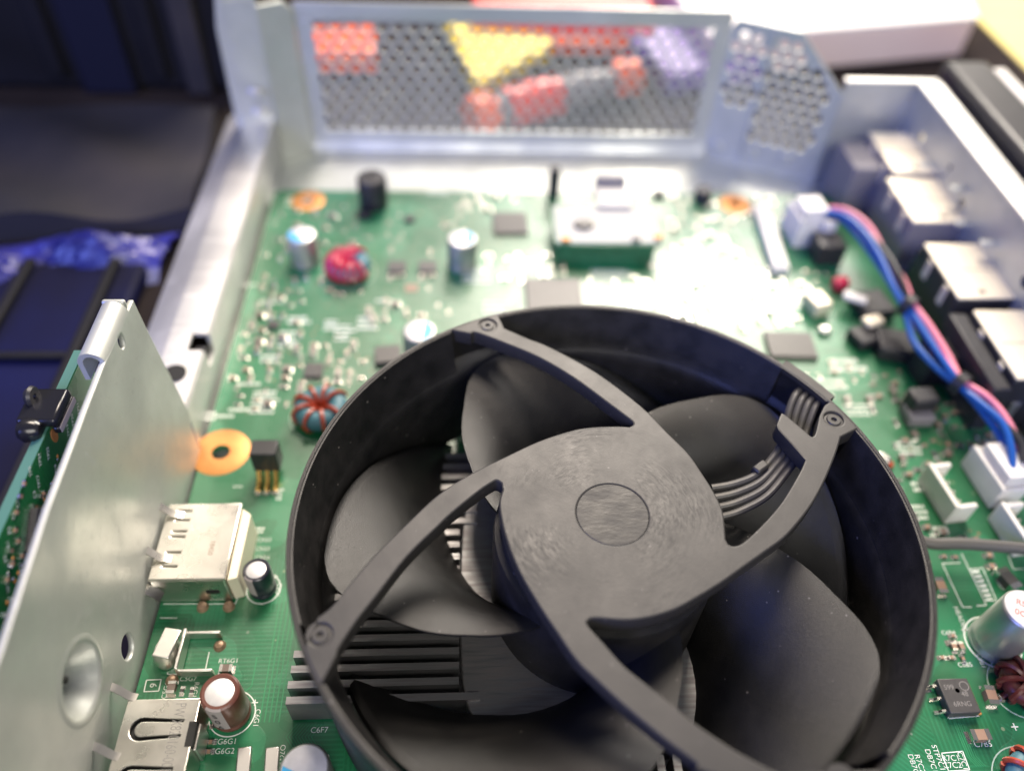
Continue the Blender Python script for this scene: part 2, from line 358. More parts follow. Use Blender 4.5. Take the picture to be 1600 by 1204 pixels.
def plate(name, outer, holes, thick, m, parent, T=Matrix(), bevel=0.0, smooth=40):
    """flat plate with real holes: local XY outline, local z from -thick to 0, T places it (mm)"""
    cu = bpy.data.curves.new('tmp', 'CURVE'); cu.dimensions = '2D'; cu.fill_mode = 'BOTH'
    cu.extrude = (thick/2-bevel)*S; cu.bevel_depth = bevel*S; cu.bevel_resolution = 1; cu.offset = -bevel*S
    for pts in [outer]+list(holes):
        sp = cu.splines.new('POLY'); sp.points.add(len(pts)-1); sp.use_cyclic_u = True
        for i, p in enumerate(pts): sp.points[i].co = (p[0]*S, p[1]*S, 0, 1)
    ob = bpy.data.objects.new('tmp', cu); col.objects.link(ob)
    me = bpy.data.meshes.new_from_object(ob); me.name = name
    bpy.data.objects.remove(ob); bpy.data.curves.remove(cu)
    T2 = Matrix.Translation(-org(parent)*S) @ Matrix.Translation(Vector(T.translation)*S) @ T.to_3x3().to_4x4() @ Matrix.Translation((0, 0, -thick/2*S))
    me.transform(T2); me.materials.clear(); me.materials.append(M[m])
    nz = T.to_3x3() @ Vector((0, 0, 1))
    bm = bmesh.new(); bm.from_mesh(me); bmesh.ops.remove_doubles(bm, verts=bm.verts, dist=1e-7); bmesh.ops.recalc_face_normals(bm, faces=bm.faces); bm.to_mesh(me); bm.free()
    me.shade_smooth(); me.set_sharp_from_angle(angle=R_(smooth))
    for p in me.polygons:
        if abs(p.normal.dot(nz)) > 0.995: p.use_smooth = False
    return link(name, me, parent)
def frame(o, x, y):
    """matrix from origin and two axes (mm)"""
    x = Vector(x).normalized(); z = x.cross(Vector(y)).normalized(); y = z.cross(x)
    m = Matrix((x, y, z)).transposed().to_4x4(); m.translation = Vector(o); return m
def catmull(pts, n=6, closed=False):
    P = [Vector(p) for p in pts]; K = len(P); out = []
    for i in range(K if closed else K-1):
        a, b, c, d = (P[(i-1)%K], P[i], P[(i+1)%K], P[(i+2)%K]) if closed else (P[max(i-1,0)], P[i], P[i+1], P[min(i+2,K-1)])
        for j in range(n):
            t = j/n
            out.append(0.5*((2*b)+(c-a)*t+(2*a-5*b+4*c-d)*t*t+(3*b-a-3*c+d)*t**3))
    if not closed: out.append(P[-1])
    return out
def interp(tab, x):
    tab = sorted(tab)
    if x <= tab[0][0]: return tab[0][1]
    for (a, b), (c, d) in zip(tab, tab[1:]):
        if x <= c: return b+(d-b)*(x-a)/(c-a)
    return tab[-1][1]
def text_mesh(s, size, m, align='CENTER', thin=0.0):
    cu = bpy.data.curves.new('tmp', 'FONT'); cu.body = s; cu.size = size*S; cu.align_x = align; cu.align_y = 'CENTER'; cu.offset = thin*S
    ob = bpy.data.objects.new('tmp', cu); col.objects.link(ob)
    me = bpy.data.meshes.new_from_object(ob); me.name = 'lettering'
    bpy.data.objects.remove(ob); bpy.data.curves.remove(cu); me.materials.clear(); me.materials.append(M[m]); return me

# ================================================================== SETTING
tb = MB().box(-900, 900, -400, 1500, -25, -5).build('work_table', 'bench_mat'); tag(tb, kind='structure')
ym = MB().box(195, 900, 60, 1400, -4.98, -4.3).build('table_top', 'yellow_wood'); tag(ym, kind='structure')

exec_parts = []
# ================================================================== CHASSIS
ch = thing('metal_chassis', 'galvanised steel chassis tray with perforated back wall holding the green circuit board', 'chassis', (0, 40, -3))
YB = 158.0
plate('floor_panel', [(-77.5,-95),(104.5,-95),(104.5,141),(86,146),(58,YB),(-77.5,YB)], [], 1.0, 'steel', ch, frame((0,0,-3),(1,0,0),(0,1,0)))
# left side rail: wall, flat top, sloping outer flange
lw = MB()
prof = [(-77.6,-3.0),(-77.6,10.0),(-78.1,10.7),(-85.6,10.9),(-86.3,10.7),(-93.0,7.2),(-93.4,6.4),(-93.4,-4.8)]
def sheet(mb, prof, y0, y1, th=0.9):
    n = len(prof); q = []
    for i in range(n):
        a = Vector((prof[max(i-1,0)])); b = Vector(prof[min(i+1,n-1)]); t = (b-a).normalized(); q.append((prof[i][0]+t.y*th*-1, prof[i][1]+t.x*th))
    ring = [(x,z) for x,z in prof]+[(x,z) for x,z in reversed(q)]
    k = len(ring)
    vs = [(x,y0,z) for x,z in ring]+[(x,y1,z) for x,z in ring]
    fs = [(i,(i+1)%k,k+(i+1)%k,k+i) for i in range(n-1)]+[(i,(i+1)%k,k+(i+1)%k,k+i) for i in range(n,k-1)]+[(n-1,n,k+n,k+n-1),(k-1,0,k,2*k-1)]
    for e in (0,k):
        for i in range(n-1): fs.append((e+i,e+i+1,e+k-2-i,e+k-1-i))
    mb.add(vs, fs)
notch = atx(320, 525, -77.6).y
sheet(lw, prof, 40.2, notch-2.6); sheet(lw, prof, notch+2.6, 160)
sheet(lw, [(-81.2,10.8),(-85.6,10.9),(-86.3,10.7),(-93.0,7.2),(-93.4,6.4),(-93.4,-4.8)], notch-2.6, notch+2.6)
sheet(lw, [(-77.6,-3.0),(-77.6,5.5)], notch-2.6, notch+2.6)
rail = lw.build('side_rail', 'steel_bright', ch)
hp = at(272, 583, 10.95)
MB().lathe([(2.5,10.99),(2.5,11.02),(0,11.02)], 20, Matrix.Translation((hp.x,hp.y,0))).build('rail_hole', 'slot_black', ch)
MB().box(-80.5,-78.2,notch-0.9,notch+0.6,5.5,8.8).build('clip_tab', 'black_plastic', ch, 0.2)
# corner post, back left
c0 = aty(345, 190, 150); 
post = [(-2,0),(11,0),(11,30),(9.5,38.5),(0,38.5),(-1.5,30)]
plate('corner_post', post, [], 1.0, 'steel', ch, frame((-86.5,151,8),(1,0.25,0),(0,0,1)), 0.2)
T = frame((-85.0,150.2,17),(1,0.25,0),(0,0,1))
plate('post_emboss', [(p.x,p.y) for p in catmull([(0.6,4),(7.6,4),(8.2,5),(8.2,27),(7.4,28),(1.2,28),(0.4,27),(0.2,5)],3,True)], [], 0.8, 'steel', ch, T, 0.3)
for zz in (6.5, 12.5): MB().lathe([(0,0.9),(0.8,0.85),(1.5,0.4),(1.7,0)],16,frame((-81.0,150.5,8+zz),(1,0.25,0),(0,0,1))@Matrix.Diagonal((1.3,0.7,1,1))).build('post_dimple','steel_bright',ch)
plate('corner_web', [(0,-11),(10.2,-11),(10.2,41),(7.5,43.5),(0,43.5)], [], 1.0, 'steel', ch, frame((-77.2,151.8,0),(10,6,0),(0,0,1)), 0.2)
# perforated back wall
X0, X1, Z0, Z1 = -68.7, 53.6, -3.0, 42.3
hx0, hx1, hz0, hz1 = -64.0, 49.2, 4.2, 37.6
def bw(name, a, b, c, d, rad=None): return MB().box(a,b,YB,YB+1,c,d).build(name,'steel',ch,0.15)
top = [(X0,0),(X1,0),(X1,3.4),(X1-1.2,4.7),(X0+1,4.7),(X0,4.0)]
plate('wall_top', top, [], 1.0, 'steel', ch, frame((0,YB,hz1),(1,0,0),(0,0,1)), 0.15)
bw('wall_foot', X0, X1, Z0, hz0-0.0)
bw('wall_end', X0, hx0, hz0, hz1); bw('wall_end', hx1, X1, hz0, hz1)
def bent(mb): 
    pr = [(YB, 2.6), (YB-0.5, 0.6), (YB-1.8, -1.4), (YB-4.5, -2.6)]
    for (a, b), (c, d) in zip(pr, pr[1:]): mb.add([(X0,a,b),(X1,a,b),(X1,c,d),(X0,c,d)], [(0,1,2,3)])
mbb = MB(); bent(mbb); mbb.build('wall_bend', 'steel', ch)
# honeycomb of punched holes
hc = MB(); px_ = 4.4; rows = 11; rz_ = (hz1-hz0)/rows; ncol = int(round((hx1-hx0)/px_)); px_ = (hx1-hx0)/ncol
def hexring(cx, cz):
    out = [(cx-px_/2,cz-rz_/3),(cx,cz-rz_*2/3),(cx+px_/2,cz-rz_/3),(cx+px_/2,cz+rz_/3),(cx,cz+rz_*2/3),(cx-px_/2,cz+rz_/3)]
    out = [(min(max(x,hx0),hx1),min(max(z,hz0),hz1)) for x,z in out]
    k = 0.77; cx2 = sum(p[0] for p in out)/6; cz2 = sum(p[1] for p in out)/6
    inn = [(cx2+(x-cx2)*k, cz2+(z-cz2)*k) for x,z in out]
    vs = [(x,YB,z) for x,z in out]+[(x,YB,z) for x,z in inn]+[(x,YB+0.3,z) for x,z in inn]+[(x,YB+0.3,z) for x,z in out]
    fs = []
    for i in range(6):
        j = (i+1)%6; fs += [(i,j,6+j,6+i),(6+i,6+j,12+j,12+i),(12+i,12+j,18+j,18+i)]
    hc.add(vs, fs)
for r in range(rows):
    for c in range(ncol+1):
        cx = hx0+px_*c+(px_/2 if r%2==0 else 0); cz = hz0+rz_*(r+0.5)
        if cx > hx1+0.1: continue
        hexring(cx, cz)
mesh_o = hc.build('perforated_mesh', 'steel', ch, smooth=0)
# chamfered corner panel with bigger perforations
pa = Vector((X1,YB,0)); pb = Vector((85,143.5,0)); Lp = (pb-pa).length
outl = [(0,-3),(Lp,-3),(Lp,26),(Lp*0.55,40.5),(1.5,40.5),(0,38)]
hol = []
for r in range(10):
    for c in range(9):
        x = 2.4+c*3.7+(1.85 if r%2 else 0); z = 7.5+r*3.2
        if abs(x-12.0) < 1.5 or x > Lp-3 : continue
        lim = 26+14.5*(Lp-x)/(Lp*0.45) if x > Lp*0.55 else 40.5
        if z > lim-3.2 or z > 36.5: continue
        if x < 12 and (z < 16): continue
        hol.append(circle(x, z, 1.5, 8, 1.55))
plate('corner_panel', outl, hol, 0.9, 'steel', ch, frame(pa,(pb-pa),(0,0,1)), 0)
MB().tube([pa+(pb-pa)*(12.0/Lp)+Vector((0,-0.2,-2)), pa+(pb-pa)*(12.0/Lp)+Vector((0,-0.2,39))], 0.7, 8).build('panel_rib','steel',ch)
bd = MB()
for k in range(3):
    q = pa+(pb-pa)*(0.12+0.3*k); bd.lathe([(0,0.6),(1.4,0.5),(2.0,0)],14,frame(q+Vector((-0.2,-0.3,1.5+0.6*k)),(pb-pa),(0,0,1)))
bd.build('panel_dimple','steel',ch)
# rear section and right wall
XR = 105.5
plate('rear_section', [(0,-3),(XR-85,-3),(XR-85,30),(0,30)], [], 0.9, 'steel', ch, frame((85,143.0,0),(1,0,0),(0,0,1)), 0.15)
MB().box(84.8,XR+6,143.1,145.2,29.2,30.2).build('rear_lip','steel_bright',ch,0.2)
rholes = [circle(y, z, r, 16) for y, z, r in ((12,20,1.6),(20,12,1.2),(41,18,1.7),(58,14,1.5),(30,22,0.9),(74,20,1.6))]
plate('port_wall', [(0,-3),(175,-3),(175,29.2),(0,29.2)], rholes, 0.9, 'steel', ch, frame((XR,142.9,0),(0,-1,0),(0,0,1)), 0)
MB().box(XR-0.4,XR+6.4,-30,143.0,29.3,30.3).build('wall_flange','steel_bright',ch,0.25)
tabs = MB()
for y, z in ((128,14),(121,17),(104,21),(96,16),(84,19),(78,12)):
    tabs.box(XR-3.2,XR-0.0,y-1.2,y+1.2,z,z+0.8,Matrix.Rotation(0.0,4,'Z'))
tabs.build('spring_tab','steel',ch,0.2)
# black outer case rim right of the chassis
cs = MB(); cs.box(114.2,127,-40,150,-4.2,33.6); cs.build('case_shell','black_plastic',None,1.5)
o = bpy.data.objects['case_shell']; tag(o, 'black plastic outer case wall running along the right chassis flange', 'case')
wr = MB(); wr.box(127.2,131,-40,147,-4.2,33).build('case_trim','white_plastic',None,0.8); tag(bpy.data.objects['case_trim'], 'thin pale strip along the outside of the black case wall', 'trim')

# front-left side plate, vertical, facing the board
def yz(px, py, x=-77.0):
    p = atx(px, py, x); return (p.y, p.z)
rz00 = yz(165,556)[1]-0.2
so = [(-75,yz(0,1012)[1]+(yz(0,1012)[0]+75)*-0.02),yz(0,1012),yz(73,790),yz(103,712),yz(133,632),yz(163,556),(33.0,rz00),(34.6,rz00),(36.4,44.0),(36.9,36.5),(39.9,10.6),(39.6,8.6),(38.6,7.6),(38.6,-3),(-75,-3)]
DIM = (-18.0, 18.4)
hole1 = circle(yz(200,1010)[0], yz(200,1010)[1], 2.0, 20, 2.6)
hole2 = circle(yz(190,533)[0], yz(190,533)[1], 1.05, 14, 1.5)
so = [(y, z-0.9 if z > 38 else z) for y, z in so]
plate('side_plate', so, [hole1, hole2, circle(DIM[0],DIM[1],5.7,40,6.8)], 1.0, 'steel', ch, frame((-77.0,0,0),(0,1,0),(0,0,1)), 0.25)
rl = MB(); ya, yb2 = yz(165,556)[0]-0.6, 33.5; rz0 = yz(165,556)[1]-1.3
ring = []
for i in range(15):
    a = PI*i/14; ring.append((-79.2+2.2*math.cos(a), rz0+2.4*math.sin(a)))
ring.append((-81.4, rz0-3.4))
sheet(rl, ring, ya, yb2, 0.8)
rl.build('rolled_lip','steel',ch,smooth=50)
MB().box(-81.2,-77.4,33.9,34.9,rz0-2.5,rz0+1.8).build('lip_tab','steel',ch,0.4)
MB().lathe([(0,-4.2),(0.35,-3.8),(0.62,-2.7),(0.82,-1.3),(0.94,-0.35),(1.0,0.02),(1.06,0.16),(1.14,0.12),(1.22,0.0)],40,frame((-77.0,DIM[0],DIM[1]),(0,1,0),(0,0,1))@Matrix.Diagonal((5.2,6.2,1,1)),cap=False).build('dimple','steel',ch,smooth=70)
dk = yz(95,1062,-78); MB().lathe([(0,0.5),(0.45,0.45),(0.55,0),(0.6,-1.5)],12,frame((-77.6,dk[0],dk[1]),(0,1,0),(0,0,1))).build('dimple_mark','slot_black',ch)
# tab that the plate hooks into at the board edge
MB().box(-79,-77.1,36.5,39.8,9.4,10.4).build('hook_tab','steel_bright',ch,0.2)

# ---- small board standing outside the side plate
sb = thing('side_circuit_board', 'narrow green circuit board standing upright outside the left steel plate', 'circuit board', (-85.5,-10,0))
XS = -85.0
e1 = atx(133,543,XS); e2 = atx(16,800,XS); kz = (e1.z-e2.z)/(e1.y-e2.y)
zt = lambda y: e1.z+(y-e1.y)*kz
plate('board', [(-80,4),(30,4),(30,zt(30)-0.3),(-80,zt(-80))], [], 1.6, 'pcb_side', sb, frame((XS,0,0),(0,1,0),(0,0,1)), 0)
MB().add([(XS-1.6,30,zt(30)+.02),(XS,30,zt(30)+.02),(XS,-80,zt(-80)+.02),(XS-1.6,-80,zt(-80)+.02)],[(0,1,2,3)]).build('board_edge','pcb_edge',sb)
def on_side(px, py): 
    p = atx(px, py, XS); return p
for px, py in ((108,624),(100,643),(93,661),(85,680)):
    p = on_side(px,py); MB().lathe([(0.35,0.05),(0.85,0.06),(0.9,0)],14,frame((XS,p.y,p.z),(0,1,0),(0,0,1))@Matrix.Diagonal((1,1.5,1,1))).build('copper_via','copper_pad',sb)
    MB().lathe([(0,0.04),(0.36,0.04)],10,frame((XS,p.y,p.z),(0,1,0),(0,0,1))@Matrix.Diagonal((1,1.5,1,1))).build('via_hole','slot_black',sb)
q = on_side(60,830)
T = frame((XS,q.y,q.z),(0,1,0),(0,0,1)) @ Matrix.Rotation(0.5,4,'Z')
icb = MB().box(-3.2,3.2,-3.2,3.2,0.1,1.1,T); icq = icb.build('controller_chip','ic',sb,0.1)
pn = MB()
for i in range(12):
    for s_ in (-1,1):
        t = -2.75+i*0.5; pn.box(t-0.11,t+0.11,s_*3.2-0.6,s_*3.2+0.6,0.0,0.35,T); pn.box(s_*3.2-0.6,s_*3.2+0.6,t-0.11,t+0.11,0.0,0.35,T)
pn.build('chip_pins','solder',sb)
chipb = MB().mat(0).box(-0.25,0.25,-0.3,0.3,0,0.35).mat(1).box(-0.5,-0.25,-0.3,0.3,0,0.36).box(0.25,0.5,-0.3,0.3,0,0.36).mesh('chip_resistor',['tan_chip','solder'])
for px, py in ((63,775),(67,771),(30,775),(24,800),(22,828),(27,845),(15,860),(18,880),(33,868),(10,905),(36,755),(20,935),(8,960)):
    p = on_side(px,py); o = link('chip_resistor', chipb, sb); o.matrix_local = Matrix.Translation(-org(sb)*S) @ Matrix.Translation(Vector((XS,p.y,p.z))*S) @ frame((0,0,0),(0,1,0),(0,0,1)) @ Matrix.Rotation(random.choice((0.5,2.07)),4,'Z')
for i in range(26):
    px = random.uniform(8,92); py = 560+ (130-px)*2.2+random.uniform(60,150)
    p = on_side(px,py); 
    if p.z > zt(p.y)-1: continue
    MB().lathe([(0,0.12),(0.25,0.1),(0.33,0)],8,frame((XS,p.y,p.z),(0,1,0),(0,0,1))).build('test_point','copper_pad' if i%2 else 'solder',sb)
def side_text(s, px, py, size=1.0, rot=1.0):
    p = on_side(px,py); me = text_mesh(s, size, 'silk'); o = link('lettering', me, sb)
    o.matrix_local = Matrix.Translation((Vector((XS+0.05,p.y,p.z))-org(sb))*S) @ frame((0,0,0),(0,1,0),(0,0,1)) @ Matrix.Rotation(rot,4,'Z')
for s, px, py in (('TP21',122,638),('TP20',113,656),('TP19',106,672),('TP22',75,708),('TP24',62,718),('TP8',47,736),('TP17',60,752),('TP18',87,735),('C3',54,772),('C3',27,787),('C1',20,805),('R2',14,828),('R1',12,850),('R9',8,872),('TP23',32,888),('TP10',12,915)):
    side_text(s, px, py)
# black clip gripping its upper edge
cl = thing('plastic_clip', 'black glossy plastic clip gripping the edge of the upright green board', 'clip', (-86,12,40))
p = atx(86,640,XS); T = frame((XS+0.6,p.y,zt(p.y)),(0,1,kz),(0,-kz,1))
mb = MB().box(-3.6,3.2,-1.0,0.25,0.05,1.1,T); mb.build('clip_jaw','black_gloss',cl,0.25)
MB().box(-3.6,3.2,0.3,2.0,-4.8,1.1,T).build('clip_back','black_gloss',cl,0.5)
MB().lathe([(0,0),(1.2,0),(1.8,-0.8),(1.9,-2.4),(1.4,-3.2),(0,-3.4)],20,T@Matrix.Translation((-4.2,0.6,-1.0))).build('clip_knob','black_gloss',cl)
MB().lathe([(0.5,0),(1.5,0),(1.7,-0.5),(1.2,-1.2),(0.5,-1.2)],16,T@Matrix.Translation((1.0,2.4,-3.2)),closed=True).build('clip_eye','black_plastic',cl)
MB().box(-3.4,3.0,-0.95,0.15,1.12,1.2,T).build('clip_edge','sleeve_stripe',cl)
#@@BOARD
# ================================================================== MAIN BOARD
bd = thing('main_circuit_board', 'large green circuit board crowded with soldered components lying in the steel chassis', 'circuit board', (0,0,0))
ring_a = at(345,706); ring_b = at(484,300); ring_c = at(1140,298)
plate('board', [(-76.6,-95),(101,-95),(101,128),(88,132.4),(-74.5,132.6),(-76.4,130.6)], [circle(ring_a.x,ring_a.y,1.9,20)], 1.6, 'pcb', bd, frame((0,0,0),(1,0,0),(0,1,0)), 0.1)
used = []
def keep(x, y, r): used.append((x, y, r))
def free(x, y, r): return all((x-a)**2+(y-b)**2 > (r+c)**2 for a, b, c in used)
keep(0,0,47)
def pad(name, c, r, ri=1.9, cut=None):
    MB().lathe([(ri,0.0),(ri,0.06),(r-0.1,0.06),(r,0.0)],40,Matrix.Translation((c.x,c.y,0.0)),closed=True).build(name,'copper_pad',bd); keep(c.x,c.y,r)
pad('mounting_pad', ring_a, 6.0)
for c in (ring_b, ring_c):
    yc = min(c.y, 128.2)
    MB().lathe([(1.6,0.0),(1.6,0.06),(4.6,0.06),(4.7,0.0)],32,Matrix.Translation((c.x,yc-0.9,0))).build('mounting_pad','copper_pad',bd); keep(c.x,yc,5)
    MB().lathe([(0,0.02),(1.6,0.02)],16,Matrix.Translation((c.x,yc-0.9,0))).build('screw_hole','slot_black',bd)

# ---- capacitors
poly_body = MB().lathe([(3.2,0),(3.9,0.1),(3.9,1.0),(3.55,1.5),(3.55,1.9),(3.8,2.2),(3.8,7.9),(3.5,8.35),(3.3,8.4),(0,8.4)],32).mesh('cap','cap_side')
poly_top = MB().lathe([(0,8.43),(3.25,8.43),(3.35,8.38)],32).mesh('cap_top','cap_top')
def seg_mesh(r, z, x0):
    pts = [(r*math.cos(a), r*math.sin(a)) for a in [ -math.acos(x0/r)+2*math.acos(x0/r)*i/12 for i in range(13)]]
    return MB().add([(x,y,z) for x,y in pts],[tuple(range(13))]).mesh('cap_mark','cap_blue')
poly_mark = seg_mesh(3.2, 8.46, 0.9)
poly_foot = MB().box(-4.1,4.1,-4.1,4.1,0,0.5).mesh('cap_base','black_plastic')
def polycap(tx, ty, rot, label=None, s=1.0):
    p = at(tx, ty, 8.4*s); c = put('polymer_capacitor', poly_body, (p.x,p.y,0), rot, bd); c.scale = (s,s,s)
    for n, me in (('cap_top',poly_top),('cap_mark',poly_mark)):
        o = link(n, me, c)
    if label: c['label'] = label
    keep(p.x,p.y,4.6*s); return c
polycap(470,366,-2.3,'silver can capacitor with a blue half-moon mark near the far left mounting pad')
polycap(722,372,0.0,'silver can capacitor with a blue mark, right of the pair of square transistors')
polycap(655,516,-0.1,'silver can capacitor with a blue mark just behind the fan rim')
polycap(475,1200,-2.0,'white topped capacitor cut by the bottom edge of the picture')
c = polycap(727,655,-1.5,'capacitor seen through the gap between two fan blades',0.6)

# big grey-green capacitor with red print on the right
p = at(1606,952,12.5); bc = put('capacitor', MB().lathe([(3.6,0),(4.3,0.1),(4.35,1.2),(4.1,1.7),(4.1,2.0),(4.2,2.3),(4.0,11.9),(3.7,12.4),(3.5,12.5),(0,12.5)],40).mesh('capacitor','cap_side'), (p.x,p.y,0), 0, bd)
bc['label'] = 'tall silver capacitor with red print on its white top at the right edge'; keep(p.x,p.y,5.5)
link('cap_top', MB().lathe([(0,12.54),(3.55,12.54),(3.65,12.45)],36).mesh('cap_top','cap_top'), bc)
for s_, x, y in (('R5P',-0.3,1.0),('0C',-1.6,-0.6),('16',-0.8,-2.0)):
    o = link('lettering', text_mesh(s_,1.5,'red_print'), bc); o.location = Vector((x,y,12.58))*S; o.rotation_euler = (0,0,-0.5)
link('silkscreen_ring', MB().lathe([(4.75,0.02),(4.75,0.05),(5.0,0.05),(5.0,0.02)],48,closed=True).mesh('silkscreen_ring','silk'), bc)

def alucap(name, tx, ty, h, r, sleeve, label, stripe_rot, prints=()):
    p = at(tx, ty, h); z = h
    o = put(name, MB().lathe([(r*0.92,0),(r,0.4),(r,1.1),(r*0.93,1.5),(r,1.9),(r,z-0.75),(r*0.96,z-0.2),(r*0.86,z),(r*0.72,z-0.02),(r*0.72,z-0.25)],36).mesh(name, sleeve), (p.x,p.y,0), 0, bd)
    link('cap_top', MB().lathe([(0,z-0.14),(r*0.70,z-0.14),(r*0.74,z-0.2)],32).mesh('cap_top','cap_top'), o)
    a = stripe_rot
    st = MB().lathe([(r+0.04,1.9),(r+0.04,z-0.75),(r*0.97+0.04,z-0.2),(r*0.87,z+0.03)],8,None,a-0.42,a+0.42); link('polarity_stripe', st.mesh('polarity_stripe','sleeve_stripe'), o)
    for i, ch_ in enumerate(prints):
        me = text_mesh(ch_, 1.9, 'dark_sleeve'); t = link('lettering', me, o)
        zc = z-1.9-i*2.3; d = Vector((math.cos(a),math.sin(a),0))
        t.matrix_local = Matrix.Translation((d*(r+0.09)+Vector((0,0,zc)))*S) @ frame((0,0,0),(-math.sin(a),math.cos(a),0),(0,0,1))
    o['label'] = label; keep(p.x,p.y,r+1.2)
    link('silkscreen_ring', MB().lathe([(r+0.45,0.02),(r+0.45,0.05),(r+0.65,0.05),(r+0.65,0.02)],40,closed=True).mesh('silkscreen_ring','silk'), o)
    return o
alucap('electrolytic_capacitor',343,1080,9.0,3.15,'brown_sleeve','brown sleeved capacitor with a grey stripe beside the lower usb socket',-1.75,('S','0','6'))
alucap('electrolytic_capacitor',400,889,7.0,2.45,'dark_sleeve','dark blue sleeved capacitor beside the upper metal socket',-2.1)

# buzzer
p = at(580,276,9.0); bz = put('buzzer', MB().lathe([(4.0,0),(4.1,0.2),(4.1,8.3),(3.7,8.9),(0.9,9.0),(0.8,8.6),(0,8.6)],36).mesh('buzzer','black_plastic'), (p.x,p.y,0), 0, bd); bz['label']='black round buzzer near the far edge of the board'; keep(p.x,p.y,5)

# toroid coils
def torus_mesh(R, r, n=40, k=14, z=0):
    return MB().lathe([(R+r*math.cos(2*PI*i/k), z+r*0.95*math.sin(2*PI*i/k)) for i in range(k)], n, closed=True)
def coil(tx, ty, R, r, wire, core, a0, a1, turns, label, wr=0.42, tilt=(0,0)):
    p = at(tx, ty, r); o = put('toroid_coil', torus_mesh(R,r,40,14,r+0.4).mesh('toroid_coil', core), (p.x,p.y,0), 0, bd)
    for i in range(turns):
        a = a0+(a1-a0)*i/max(1,turns-1); mbw = MB(); pts = []
        for j in range(17):
            t = 2*PI*j/16; rr = r+wr*0.8; q = R+rr*math.cos(t); aa = a+0.10*(j/16-0.5)
            pts.append((q*math.cos(aa), q*math.sin(aa), r+0.4+rr*math.sin(t)))
        mbw.tube(pts, wr, 6); link('winding', mbw.mesh('winding', wire), o)
    link('silkscreen_ring', MB().lathe([(R+r+1.0,0.02),(R+r+1.0,0.05),(R+r+1.2,0.05),(R+r+1.2,0.02)],40,closed=True).mesh('silkscreen_ring','silk_dim'), o)
    o['label'] = label; keep(p.x,p.y,R+r+0.8); return o
coil(545,415,3.5,2.1,'wire_red','core_blue',0.9,5.6,16,'ring coil tightly wound with red wire in the far left board area',0.45)
coil(502,640,3.6,2.2,'wire_orange','core_blue',0.7,5.7,8,'blue ring coil with orange wire windings beside the fan rim',0.42)
coil(1600,1068,2.6,1.6,'core_brown','core_brown',1.0,5.2,7,'dark red wire coil at the right picture edge',0.5)
coil(1622,1222,3.2,1.8,'wire_orange','core_blue',0.6,5.7,9,'orange wire coil cut by the bottom right picture corner',0.45)
# stray windings ends of the right coil
p1, p2 = at(1566,1088,0.3), at(1590,1070,2.2)
MB().tube([p1,(p1+p2)/2+Vector((0,0,0.4)),p2],0.5,8).build('coil_lead','core_brown',bd); MB().lathe([(0,0.7),(0.6,0.5),(0.9,0)],12,Matrix.Translation((p1.x,p1.y,0))).build('solder_joint','solder',bd)

# ---- chips
def chip(px, py, w_, d_, h, rz=0, m='ic', label=None, pins=0):
    p = at(px, py, h); o = put('chip', MB().box(-w_/2,w_/2,-d_/2,d_/2,0.05,h).mesh('chip', m), (p.x,p.y,0), rz, bd, 0.12); keep(p.x,p.y,max(w_,d_)*0.62)
    if label: o['label'] = label
    if pins:
        mb = MB()
        for i in range(pins):
            t = -w_/2+w_*(i+0.5)/pins
            for s_ in (-1,1): mb.box(t-0.14,t+0.14,s_*d_/2-0.7,s_*d_/2+0.7,0,0.3)
        link('chip_pins', mb.mesh('chip_pins','solder'), o)
    return o
chip(797,347,9.5,9.5,1.0,0.02,label='flat grey square chip left of the raised daughter card',pins=14)
o = chip(866,463,14,14,1.5,0,label='large square chip peeking over the back of the fan rim')
chip(1236,537,11.5,8.5,1.1,-0.05,label='flat grey chip behind the fan on the right',pins=12)
chip(490,577,4.2,4.2,0.9,pins=5); chip(606,552,6.0,5.4,1.4,0.1,pins=4)
chip(640,340,2.8,2.4,0.9); chip(570,332,3.6,3.0,1.5,m='black_plastic'); chip(427,505,2.6,2.4,0.9); chip(1030,300,3.2,2.6,1.4)
# power transistors
def dpak(px, py, rz, label=None, marks=False, s=1.0):
    p = at(px, py, 2.2); o = put('transistor', MB().mat(0).prism([(-3.2,-2.9),(3.2,-2.9),(3.2,2.9),(-3.2,2.9)],0.15,2.2).mesh('transistor','ic'), (p.x,p.y,0), rz, bd, 0.2); o.scale=(s,s,s); keep(p.x,p.y,5.2)
    link('heat_tab', MB().box(-2.9,2.9,2.9,3.9,0.02,0.5).mesh('heat_tab','copper_pad'), o)
    for x in (-2.3,0,2.3):
        lm = MB().tube([(x,-2.8,1.0),(x,-3.5,0.9),(x,-4.0,0.3),(x,-4.9,0.25)],0.36,6); link('lead', lm.mesh('lead','solder'), o)
    link('solder_pad', MB().box(-3.1,-1.5,-5.6,-3.6,0.02,0.12).mesh('solder_pad','solder'), o)
    if marks:
        for s_, x, y in (('599',-1.3,1.5),('48',1.2,0.2),('6RNG',0,-1.6)):
            t = link('lettering', text_mesh(s_,1.3,'ic_print'), o); t.location = Vector((-y,x,2.24))*S; t.rotation_euler = (0,0,PI/2)
        link('maker_ring', MB().lathe([(0.75,2.21),(0.75,2.23),(0.88,2.23),(0.88,2.21)],24,Matrix.Translation((-1.7,1.7,0)),closed=True).mesh('maker_ring','ic_print'), o)
        link('mould_mark', MB().lathe([(0,2.21),(0.42,2.21)],16,Matrix.Translation((-0.9,0.1,0.004))).mesh('mould_mark','slot_black'), o)
    if label: o['label'] = label
    return o
o = dpak(1499,1085,0,'black square transistor with grey print at the right edge of the fan',True,0.92); o.rotation_euler = (0,0,0)
